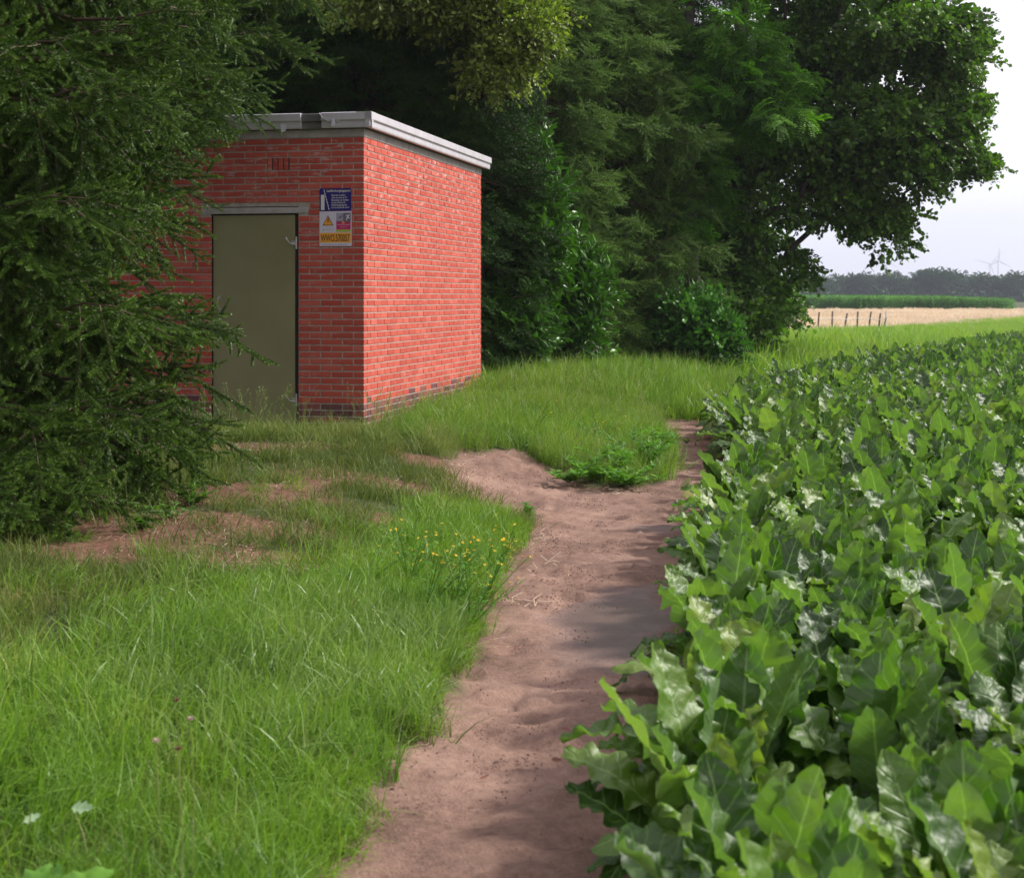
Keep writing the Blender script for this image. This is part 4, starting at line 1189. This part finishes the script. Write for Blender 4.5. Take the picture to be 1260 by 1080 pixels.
def rosette(r, n=14, size=1.0):
    """(leaf index, azimuth, elevation, roll, scale, base offset)"""
    out = []; a0 = r.random()*6.28
    for i in range(n):
        t = i/(n-1)
        az = a0 + i*2.4 + r.normal(0, .25)
        el = R(88 - 56*t**1.1 + r.normal(0, 8))
        pool = upright if t < .5 else (arching if t < .75 else low)
        sc = size*(.82 + .30*math.sin(math.pi*(t*.75+.2)))*r.uniform(.85, 1.12)
        out.append((pool[r.integers(len(pool))], az, el, r.normal(0, .3), sc, .02+.02*t))
    return out
def leaf_matrix(az, el, roll, sc, off):
    return Matrix.Translation((off*math.cos(az), off*math.sin(az), .0)) @ Matrix.Rotation(az, 4, 'Z') @ Matrix.Rotation(-el, 4, 'Y') @ Matrix.Rotation(roll, 4, 'X') @ Matrix.Scale(sc, 4)

def beet_sites():
    """rows run along the field's left edge"""
    pts = []
    for row in range(150):
        o = .16 + row*.42
        y = 2.6
        while y < 62:
            ex = np.interp(y, FIELD[1:18, 1], FIELD[1:18, 0])
            xx = ex + o + rng.normal(0, .045); yy = y + rng.normal(0, .05)
            if xx < .345*yy + 2.2 and rng.random() > .04: pts.append((xx, yy))
            y += .215 + .003*y
    p = np.array(pts)
    k = inside(FIELD, p[:, 0], p[:, 1]) & (np.hypot(p[:, 0]-1.67, p[:, 1]-11.45) > .42) & (np.hypot(p[:, 0]-1.3, p[:, 1]-11.1) > .36)
    return p[k]
sites = beet_sites()
vis = (sites[:, 0] < .3325*sites[:, 1] + .32) & (sites[:, 1] > 3.0)
order = np.argsort(np.where(vis, sites[:, 1], 1e6))
near_i, rest_i = order[:299], order[299:]
br_ = np.random.default_rng(5)
ORD = ['nearest the camera', 'second from the camera', 'third from the camera', 'fourth from the camera', 'fifth from the camera', 'sixth from the camera', 'seventh from the camera', 'eighth from the camera', 'ninth from the camera', 'tenth from the camera']
n_edge = 0
for q in near_i:
    xx, yy = sites[q]
    ex = np.interp(yy, FIELD[1:18, 1], FIELD[1:18, 0])
    edge = xx - ex < .34
    o = link('sugar_beet_plant', None)
    o.location = (xx, yy, 0); o.rotation_euler = (br_.normal(0, .05), br_.normal(0, .05), 0)
    n_edge += edge
    tag(o, 'sugar beet plant leaning over the sand at the field edge, ' + ORD[n_edge-1] if edge and n_edge <= 10 else 'sugar beet plant farther along the field edge, crinkled leaves over the sand' if edge else 'sugar beet plant with glossy crinkled leaves inside the dense field',
        'sugar beet', 'sugar beets lining the path' if edge else 'sugar beets of the near field')
    for (li, az_, el_, ro, sc, off) in rosette(br_, 15 if yy < 9 else 13, br_.uniform(.88, 1.18)*(1.12 if yy > 13 else 1)):
        lf = bpy.data.objects.new('leaf', LEAF[li][3]); C.objects.link(lf)
        lf.parent = o
        lf.matrix_local = leaf_matrix(az_, el_, ro, sc, off)
def plant_mesh(seed, size=1.0):
    r = np.random.default_rng(seed); V, Fc, UV, k = [], [], [], 0
    for (li, az_, el_, ro, sc, off) in rosette(r, 14, size):
        v, f, uv, _ = LEAF[li]
        m = np.array(leaf_matrix(az_, el_, ro, sc, off))
        V.append(v @ m[:3, :3].T + m[:3, 3]); Fc.append(f+k); UV.append(uv); k += len(v)
    return tri_mesh('beet_plant', np.concatenate(V), np.concatenate(Fc), [M['beet']], True, uv=np.concatenate(UV))
PL = [plant_mesh(200+i) for i in range(7)]
rp = sites[rest_i]
o = scatter('sugar_beet_field', 'beet', PL, np.c_[rp, np.zeros(len(rp))], np.c_[rng.normal(0, .06, (len(rp), 2)), rng.random(len(rp))*6.28], rng.uniform(.88, 1.2, len(rp)))
tag(o, 'far rows of the sugar beet field running to the meadow', 'sugar beets', kind='stuff')

# ------------------------------------------------------------------ weeds, flowers and fallen leaves
def ground_z(x, y): return float(height(np.array([x]), np.array([y]))[0])
def small_leaf(mb, p, d, l, w, up=(0, 0, 1), m=0, lobes=0):
    p, d = np.array(p, float), np.array(d, float); d /= np.linalg.norm(d)
    s = np.cross(d, up); s /= np.linalg.norm(s)+1e-9; nn = np.cross(s, d)
    if lobes:
        v = [p]; 
        ts = np.linspace(.12, 1, lobes)
        right = [p+d*l*t+s*w*.5*math.sin(math.pi*min(t*.85+.1, 1))*(1.15 if i % 2 else .6)+nn*.12*w for i, t in enumerate(ts)]
        left = [p+d*l*t-s*w*.5*math.sin(math.pi*min(t*.85+.1, 1))*(1.15 if i % 2 else .6)+nn*.12*w for i, t in enumerate(ts)]
        mid = [p+d*l*t for t in ts]
        V = [p]+right+left+mid; n = lobes
        f = [(0, 1, 1+2*n), (0, 1+2*n, 1+n)]
        for i in range(n-1): f += [(1+i, 2+i, 2+2*n+i, 1+2*n+i), (1+2*n+i, 2+2*n+i, 2+n+i, 1+n+i)]
        mb.add(V, f, m)
    else:
        mb.add([p, p+d*l*.4+s*w*.5+nn*.1*w, p+d*l*.8+s*w*.33, p+d*l-nn*.1*l, p+d*l*.8-s*w*.33, p+d*l*.4-s*w*.5+nn*.1*w, p+d*l*.5],
               [(0,1,6),(1,2,6),(2,3,6),(3,4,6),(4,5,6),(5,0,6)], m)

def flower_plant(x, y, label, group, seed, h=.35, nst=9, nfl=22, spread=.18):
    r = np.random.default_rng(seed)
    root = thing('yellow_flower_plant', (x, y, ground_z(x, y)), label, 'flowering weed', group)
    st, lf, heads = MB(), MB(), []
    for i in range(nst):
        a = r.random()*6.28; hh = h*r.uniform(.6, 1.05); s = spread*r.uniform(.3, 1.3)
        t = np.linspace(0, 1, 5)[:, None]
        pts = np.concatenate([s*math.cos(a)*t**1.3 + .12*t, s*math.sin(a)*t**1.3, hh*t], 1)
        st.tube(pts, np.linspace(.003, .0013, 5), 4, cap=False)
        for j in range(7):
            q = pts[0]*(1-j/7)+pts[-1]*(j/7); b = r.random()*6.28
            small_leaf(lf, q, (math.cos(b), math.sin(b), .4), r.uniform(.03, .07), .014)
        for j in range(max(1, nfl//nst)):
            q = pts[-1] + r.normal(0, .03, 3); st.tube([pts[-2], q], [.0012, .0009], 3, cap=False); heads.append(q)
    st.build('stem', M['weed'], root); lf.build('leaves', M['weed'], root)['kind'] = 'stuff'
    for q in heads:
        f = MB()
        tilt = r.normal(0, .35, 2)
        for k in range(5):
            a = k*2*np.pi/5
            small_leaf(f, (0, 0, 0), (math.cos(a), math.sin(a), .25+tilt[0]*math.cos(a)+tilt[1]*math.sin(a)), .0095, .0085)
        o = f.build('flower', M['yellow'], root); o.location = q
    return root
fl = 'yellow flowers at the near verge'
for i, (px, py, Yd, n) in enumerate([(520, 760, 7.15, 26), (560, 745, 7.5, 26), (590, 760, 7.3, 18), (500, 730, 7.7, 14), (575, 790, 6.9, 12)]):
    flower_plant((px-CX)/F*Yd, Yd, ['yellow flowering weed in the middle of the verge clump', 'tallest yellow flowering weed of the verge clump', 'yellow flowering weed right at the grass edge by the sand', 'sparse yellow flowering weed behind the verge clump', 'low yellow flowering weed nearest the camera in the verge clump'][i], fl, 300+i, h=.36, nfl=n)
for i, (px, Yd, n) in enumerate([(735, 14.6, 20), (712, 14.2, 14), (650, 14.4, 9)]):
    flower_plant((px-CX)/F*Yd, Yd, ['yellow flowering weed on the grass mound above the bare sand', 'second yellow flowering weed of the grass mound, left of the taller one', 'small yellow flowering weed at the left of the grass mound'][i], 'yellow flowers on the grass mound', 320+i, h=.38, nfl=n)
flower_plant((445-CX)/F*7.6, 7.6, 'few yellow flowers in the lush grass left of the verge clump', fl, 330, h=.26, nfl=7, nst=5, spread=.25)

def leafy_weed(x, y, label, seed, h=.28, n=9, R0=.16, llen=.075, cat='weed', group=None, lean=0, name='leafy_weed', mt='weed'):
    r = np.random.default_rng(seed)
    root = thing(name, (x, y, ground_z(x, y)), label, cat, group)
    st, lf = MB(), MB()
    for i in range(n):
        a = r.random()*6.28; hh = h*r.uniform(.45, 1); s = R0*r.uniform(.3, 1.3)
        t = np.linspace(0, 1, 6)[:, None]
        pts = np.concatenate([s*math.cos(a)*t+lean*t*t, s*math.sin(a)*t, hh*(t-.15*t**3)], 1)
        st.tube(pts, np.linspace(.004, .0015, 6), 4, cap=False)
        for j in range(14):
            u = .15+.85*j/14; k = min(int(u*5), 4); q = pts[k]*(1-(u*5-k))+pts[k+1]*(u*5-k); b = r.random()*6.28
            small_leaf(lf, q, (math.cos(b), math.sin(b), r.uniform(-.1, .6)), llen*r.uniform(.6, 1.2), llen*.55, lobes=5 if llen > .05 else 0)
    st.build('stem', M[mt], root); lf.build('leaves', M[mt], root)['kind'] = 'stuff'
    return root
wl_ = [((790-CX)/F*13.2, 13.2, .34, 16, .3, 'bushiest lobed leaf weed beside the narrow part of the path'), ((760-CX)/F*12.9, 12.9, .26, 12, .25, 'lobed leaf weed in the middle of the clump on bare sand'),
       ((735-CX)/F*12.5, 12.5, .20, 10, .25, 'low lobed leaf weed at the left of the clump on bare sand'), ((775-CX)/F*12.2, 12.2, .16, 10, .22, 'lowest weed in front of the clump on bare sand'),
       ((812-CX)/F*13.9, 13.9, .30, 12, .22, 'leafy weed at the back corner where the path narrows'), ((700-CX)/F*12.4, 12.4, .12, 7, .2, 'small creeping weed at the edge of the bare sand patch')]
for i, (xx, yy, hh, n, rr, lb) in enumerate(wl_): leafy_weed(xx, yy, lb, 340+i, hh*1.25, int(n*1.3), rr*1.15, .075, group='weeds on the bare sand')
leafy_weed((826-CX)/F*14.9, 14.9, 'small dry brownish weed standing in the middle of the narrow path', 350, .13, 6, .08, .035, mt='wilt')
leafy_weed((845-CX)/F*15.7, 15.7, 'tiny green weed on the far stretch of the sandy path', 351, .08, 5, .10, .03)
leafy_weed((650-CX)/F*10.4, 10.4, 'small leafy weed where the grass meets the bare sand corner', 352, .14, 6, .09, .05)
leafy_weed((175-CX)/F*8.3, 8.3, 'low bramble seedling at the foot of the front spruce', 353, .10, 6, .10, .05)
leafy_weed((236-CX)/F*9.2, 9.2, 'small bramble sprouting between spruce and needle litter', 354, .16, 7, .12, .055)
leafy_weed((205-CX)/F*8.6, 8.6, 'pale green ground weed under the lowest spruce branch', 355, .12, 6, .14, .05)
leafy_weed((870-CX)/F*18.9, 18.9, 'green weed at the far end of the sandy path', 356, .2, 9, .25, .06)

def crinkled_plant(x, y, label, n, size, cat, name, mt, flat_, seed, z=None):
    r = np.random.default_rng(seed)
    root = thing(name, (x, y, ground_z(x, y) if z is None else z), label, cat)
    for i in range(n):
        li = (low if flat_ else arching)[r.integers(4)]
        me = wilt_mesh(li, mt)
        o = link('leaf', me, root)
        o.matrix_local = leaf_matrix(i*2.4+r.normal(0, .2), R(r.uniform(2, 25) if flat_ else r.uniform(30, 75)), r.normal(0, .6 if flat_ else .2), size*r.uniform(.75, 1.1), .01) 
    return root
_w = {}
def wilt_mesh(li, mt):
    if (li, mt) not in _w:
        v, f, uv, _ = LEAF[li]; _w[li, mt] = tri_mesh('crinkled_leaf', v, f, [M[mt]], True, uv=uv)
    return _w[li, mt]
crinkled_plant((10-CX)/F*3.25, 3.25, 'crinkled light green leafy plant in the bottom left corner grass', 9, .72, 'weed', 'rosette_weed', 'weed', False, 71)
crinkled_plant(1.62, 11.45, 'heap of wilted yellowish beet leaves at the notch in the field edge', 12, .75, 'wilted beet', 'wilted_beet_plant', 'wilt', True, 72, .05)
crinkled_plant(1.28, 11.05, 'pale torn beet leaves lying on the sand beside the wilted heap', 6, .7, 'wilted beet', 'wilted_beet_plant', 'wilt', True, 73, .03)
def lone_leaf(px, Yd, label, size, seed, mt='pale_leaf', dz=.22, name='fallen_leaf'):
    r = np.random.default_rng(seed); x = (px-CX)/F*Yd
    m = MB(); small_leaf(m, (0, 0, 0), (1, .2, .1), size, size*.62, lobes=7)
    o = m.build(name, M[mt], smooth=True); o.location = (x, Yd, ground_z(x, Yd)+dz); o.rotation_euler = (r.normal(0, .3)+.5, r.normal(0, .2), r.uniform(-.5, .5))
    tag(o, label, 'leaf'); return o
lone_leaf(88, 3.95, 'larger pale dock leaf lying on the foreground grass', .062, 1, dz=.12)
lone_leaf(28, 3.8, 'smaller pale leaf at the left edge of the foreground grass', .045, 2, dz=.12)
for i, (px, Yd, s, lb) in enumerate([(590, 4.75, .03, 'small brown leaf lying on the near stretch of sand'), (678, 4.95, .035, 'tiny reddish leaf on the sand close to the beet leaves'), (690, 5.3, .03, 'curled pale brown leaf on the sand between the two dark shadows'), (840, 12.0, .10, 'dry folded leaf lying across the path before the narrow part')]):
    lone_leaf(px, Yd, lb, s, 10+i, 'wilt' if i == 3 else 'brownhead', .012)
for i, (px, py, Yd, lb, mt) in enumerate([(192, 912, 5.0, 'pale pink clover head standing in the foreground grass', 'pinkish'), (219, 922, 4.9, 'brown dried flower head beside the pink clover', 'brownhead'), (234, 885, 5.1, 'whitish clover head right of the pink one', 'pinkish'), (217, 862, 5.35, 'brown dried head behind the clovers', 'brownhead')]):
    Yd = .98*F/(py-HY); xx, _, zz = P3(px, py, Yd); gz = ground_z(xx, Yd)
    root = thing('clover_flower', (xx, Yd, gz), lb, 'flower', 'flower heads in the foreground grass')
    m = MB(); m.tube([(0, 0, 0), (.01, 0, (zz-gz)*.6), (0, 0, zz-gz)], .0012, 4); m.build('stem', M['grass_dry'], root)
    m = MB()
    for k in range(34):
        d = np.random.default_rng(k).normal(0, 1, 3); d /= np.linalg.norm(d); d[2] = abs(d[2])*.8
        small_leaf(m, (0, 0, zz-gz), d, .010, .004)
    m.build('flower_head', M[mt], root)

# crumbs of soil and litter
def crumb_mesh(seed, mt):
    r = np.random.default_rng(seed)
    v = np.array([(1,0,0),(-1,0,0),(0,1,0),(0,-1,0),(0,0,1),(0,0,-1)], float)*r.uniform(.5, 1, (6, 1))
    return tri_mesh('crumb', v, np.array([(0,2,4),(2,1,4),(1,3,4),(3,0,4),(2,0,5),(1,2,5),(3,1,5),(0,3,5)]), [mt])
CR = [crumb_mesh(i, M['soil_crumb'] if 'soil_crumb' in M else simple('dark_crumb_%s' % 'abc'[i], (.15, .08, .06), .9)) for i in range(3)]
n = 60000
x, y = rng.uniform(-.9, 2.6, n), rng.uniform(3.4, 18.5, n)
k = (sdist(PATH, x, y) < .06) & (rng.random(n) < smooth(.48, .72, fbm(x*3.5, y*3.5, 3, 77))) & (rng.random(n) < np.where(edge_dist(PATH[:22], x, y) < .45, 1, .25))
x, y = x[k], y[k]
o = scatter('soil_crumbs', 'crumb', CR, np.stack([x, y, height(x, y)-.004], -1), np.c_[rng.normal(0, .2, (len(x), 2)), rng.random(len(x))*6], np.stack([rng.uniform(.003, .016, len(x))*rng.random(len(x))]*2+[rng.uniform(.001, .006, len(x))], -1))
tag(o, 'dark crumbs of trodden soil scattered over the sandy path', 'soil crumbs', kind='stuff')
def straw_mesh(seed):
    r = np.random.default_rng(seed); m = MB()
    for i in range(10):
        a = r.random()*6.28; p = r.normal(0, .05, 3)*[1, 1, 0]; l = r.uniform(.03, .09)
        d = np.array([math.cos(a), math.sin(a), r.normal(0, .1)])*l; s = np.array([-math.sin(a), math.cos(a), 0])*.0014
        m.add([p-s, p+s, p+d+s, p+d-s], [(0, 1, 2, 3)])
    return m.mesh('straw', [M['straw'] if seed == 3 else M['needle_litter']])
M['needle_litter'] = simple('needle_litter', (.22, .10, .06), .9, var=.4)
SM = [straw_mesh(i) for i in range(4)]
x, y = rng.uniform(-3.4, 1.4, 14000), rng.uniform(6.5, 24.5, 14000)
k = ((litter_mask(x, y) > .25) | ((edge_dist(PATH, x, y) < .22) & (rng.random(len(x)) < .35))) & ~in_building(x, y)
x, y = x[k], y[k]
o = scatter('needle_litter', 'straw', SM, np.stack([x, y, height(x, y)+.004], -1), np.c_[rng.normal(0, .12, (len(x), 2)), rng.random(len(x))*6.28], rng.uniform(.6, 1.2, len(x)))
tag(o, 'reddish brown needle and straw litter on the bare patches', 'litter', kind='stuff')

# ------------------------------------------------------------------ fence in the meadow
def fence():
    Yf = 66.0; s = Yf/F
    x0 = (1050-CX)*s
    root = thing('wooden_fence', (x0, Yf, 0), 'short row of leaning wooden posts with tape before the pale hay field', 'fence')
    xs = [1007, 1024, 1040.5, 1055, 1070, 1082, 1090]
    tops = []
    for i, px in enumerate(xs):
        x = (px-CX)*s - x0; h = .84 + .05*math.sin(i*2.3); ln = [.05, .02, .10, .03, .09, .07, .0][i]
        m = MB(); m.tube([(x-ln*.5, 0, -.1), (x, 0, h*.5), (x+ln*.7, 0, h)], [.045, .042, .038], 8)
        m.build('post', M['white_wood'] if i == 6 else M['post'], root)
        tops.append((x+ln*.4, h*.68))
    m = MB()
    for (a, b) in zip(tops[:-1], tops[1:]):
        pts = [(a[0]*(1-t)+b[0]*t, -.09, a[1]*(1-t)+b[1]*t - .06*math.sin(math.pi*t)) for t in np.linspace(0, 1, 6)]
        m.tube(pts, .016, 4, cap=False)
    m.build('tape', M['white_wood'], root)
    m = MB(); m.tube([(tops[5][0]+.1, -.1, .15), (tops[6][0], -.1, .6)], .025, 6); m.build('brace', M['post'], root)
fence()

# ------------------------------------------------------------------ maize field
def maize(seed):
    r = np.random.default_rng(seed); V, Fc, k = [], [], 0
    for s in range(3):
        bx, by = r.normal(0, .25, 2); h = r.uniform(1.65, 1.95)
        for q in (0, 1):
            d = np.array([.025, 0, 0]) if q else np.array([0, .025, 0])
            V.append(np.array([(bx, by, 0)-d, (bx, by, 0)+d, (bx, by, h)+d*.3, (bx, by, h)-d*.3])); Fc.append((k, k+1, k+2, k+3)); k += 4
        for i in range(10):
            z = .25+h*.8*i/10; a = i*2.6+r.random(); l = r.uniform(.5, .8); c, s_ = math.cos(a), math.sin(a)
            t = np.linspace(0, 1, 4); pr = l*t*.75; pz = z + l*(.8*t - .75*t*t)
            w = .05*(1-t**2)+.005
            v = np.empty((8, 3)); v[0::2] = np.stack([bx+c*pr-s_*w, by+s_*pr+c*w, pz], -1); v[1::2] = np.stack([bx+c*pr+s_*w, by+s_*pr-c*w, pz], -1)
            V.append(v); Fc += [(k+2*j, k+2*j+1, k+2*j+3, k+2*j+2) for j in range(3)]; k += 8
    return tri_mesh('maize', np.concatenate(V), np.array(Fc), [M['corn']])
MZ = [maize(i) for i in range(4)]
n = 5600
x, y = rng.uniform(22, 78, n), 164 + rng.uniform(0, 1, n)**1.3*34
k = (x < 53 + .35*(y-164)*1 ) & (x < 56)
x, y = x[k], y[k]
hz_ = np.interp(x, [22, 46, 54, 58], [.92, .88, .74, .6])
o = scatter('maize_field', 'maize', MZ, np.stack([x, y, 0*x], -1), np.c_[np.zeros((len(x), 2)), rng.random(len(x))*6.28], rng.uniform(.92, 1.06, len(x))*hz_)
tag(o, 'dense green maize field between the hay field and the distant wood', 'maize field', kind='stuff')

# ------------------------------------------------------------------ distant wood, tree by tree
def far_trees():
    protos = []
    def crown_pts(seed, w, h):
        r = np.random.default_rng(seed); P, E, S = [], [], []
        for c in range(42):
            d = r.normal(0, 1, 3); d /= np.linalg.norm(d); q = np.array([0, 0, h*.56]) + d*np.array([w*.38, w*.38, h*.33])*r.uniform(.35, .85)
            m = 34; o = r.normal(0, 1, (m, 3)); o /= np.linalg.norm(o, axis=1)[:, None]; o *= (r.random(m)**.4)[:, None]*w*.17
            P.append(q+o); E.append(o+d*.8); S.append(r.uniform(.45, .75, m))
        return np.concatenate(P), np.concatenate(E), np.concatenate(S)
    specs_ = [(1008,13.2,12.5,440),(1034,13.8,11,455),(1056,14.6,12,430),(1076,13.6,10,448),(1096,14.8,13,436),(1118,12.6,10,450),(1131,14.2,10,460),(1150,16.8,15,432),(1173,15.8,12,446),(1186,13.5,9,455),(1205,14.6,14,438),(1229,13.6,12,448),(1252,14.6,13,434),(1276,14,13,446),(985,13,12,450)]
    for i, (px, h, w, Yd) in enumerate(specs_):
        base = None
        if i < 4:
            r_ = thing('distant_tree', (0, 0, 0), 'x', 'tree', 'trees of the distant wood')
            t = MB(); t.tube([(0, 0, -.1), (.1, 0, 5), (0, .1, 9)], [.35, .28, .12], 7); t.build('trunk', M['bark'], r_)
            P, E, S = crown_pts(80+i, 12, 14)
            scatter('crown', 'far', TW['far'], P, dir_euler(E, 0), S, parent=r_)
            protos.append(r_); root = r_
        else:
            src = protos[i % 4]; root = src.copy(); C.objects.link(root)
            for ch in [c for c in C.objects if c.parent == src]:
                c2 = ch.copy(); C.objects.link(c2); c2.parent = root
        root.location = ((px-CX)/F*Yd, Yd, -.3); root.scale = (w/12, w/12, h*.66/14); root.rotation_euler = (0, 0, i*1.7)
        rank = sorted([q[0] for q in specs_ if q[0] < 1260], reverse=True)
        word = ['first', 'second', 'third', 'fourth', 'fifth', 'sixth', 'seventh', 'eighth', 'ninth', 'tenth', 'eleventh', 'twelfth', 'thirteenth', 'fourteenth', 'fifteenth', 'sixteenth']
        root['label'] = 'hazy distant tree behind the maize just beyond the right picture edge' if px > 1260 else 'tallest rounded tree of the distant wood on the horizon' if i == 7 else 'hazy blue green tree of the distant wood, %s crown from the right' % word[rank.index(px)]
    # undergrowth and the wood's dark inside
    n = 1500
    x, y = rng.uniform(65, 175, n), rng.uniform(428, 470, n); z = rng.uniform(.3, 4.0, n)
    o = scatter('distant_undergrowth', 'far', TW['far'], np.stack([x, y, z], -1), dir_euler(rng.normal(0, 1, (n, 3)), 0), rng.uniform(1.2, 2.2, n))
    tag(o, 'dark undergrowth along the foot of the distant wood', 'undergrowth', kind='stuff')
far_trees()

# ------------------------------------------------------------------ wind turbines
def turbine(px, py, Yd, blade_px, angs, label):
    x, _, z = P3(px, py, Yd)
    root = thing('wind_turbine', (x, Yd, 0), label, 'wind turbine', 'wind turbines on the horizon')
    m = MB(); m.tube([(0, 0, -1), (0, 0, z)], [2.6, 1.5], 12); m.build('tower', M['turbine'], root)
    m = MB(); m.box(-1.8, 1.8, -5, 6, z-1.8, z+2.0); m.build('nacelle', M['turbine'], root)
    hub = MB(); hub.tube([(0, -5, z), (0, -7.5, z)], [1.9, 1.0], 10); hub.build('hub', M['turbine'], root)
    L = blade_px/F*Yd
    for a in angs:
        a = R(a); d = np.array([math.sin(a), 0, math.cos(a)]); s = np.array([math.cos(a), 0, -math.sin(a)])
        t = [0, .08, .2, .5, .8, 1]; w = [1.0, 1.2, 2.1, 1.5, .9, .3]
        v = []
        for tt, ww in zip(t, w):
            c = np.array([0, -6.3, z]) + d*L*tt
            v += [c-s*ww*.5, c+np.array([0, -.35*(1.1-tt), 0]), c+s*ww, c+np.array([0, .35*(1.1-tt), 0])]
        m = MB(); f = [(4*i+j, 4*i+(j+1) % 4, 4*i+4+(j+1) % 4, 4*i+4+j) for i in range(5) for j in range(4)] + [(3, 2, 1, 0), (20, 21, 22, 23)]
        m.add(v, f); m.build('blade', M['turbine'], root)
turbine(1228, 321, 3600, 19, (0, 118, 240), 'right wind turbine on the horizon with one blade straight up')
turbine(1218, 325, 4000, 21, (-75, 42, 162), 'wind turbine just left of the one with a vertical blade')
turbine(1091, 320, 4300, 18, (8, 128, 232), 'faint wind turbine seen below the hanging maple limb')

# ------------------------------------------------------------------ haze
m = bpy.data.materials.new('haze'); m.use_nodes = True
n_, l_ = m.node_tree.nodes, m.node_tree.links; n_.clear()
out = n_.new('ShaderNodeOutputMaterial'); pv = n_.new('ShaderNodeVolumePrincipled')
pv.inputs['Color'].default_value = (.80, .87, 1.0, 1); pv.inputs['Density'].default_value = .00030
pv.inputs['Anisotropy'].default_value = .2
l_.new(pv.outputs[0], out.inputs['Volume'])
hb = MB(); hb.box(-6200, 6200, -200, 8200, -3, 330)
o = hb.build('haze', m); o['kind'] = 'stuff'
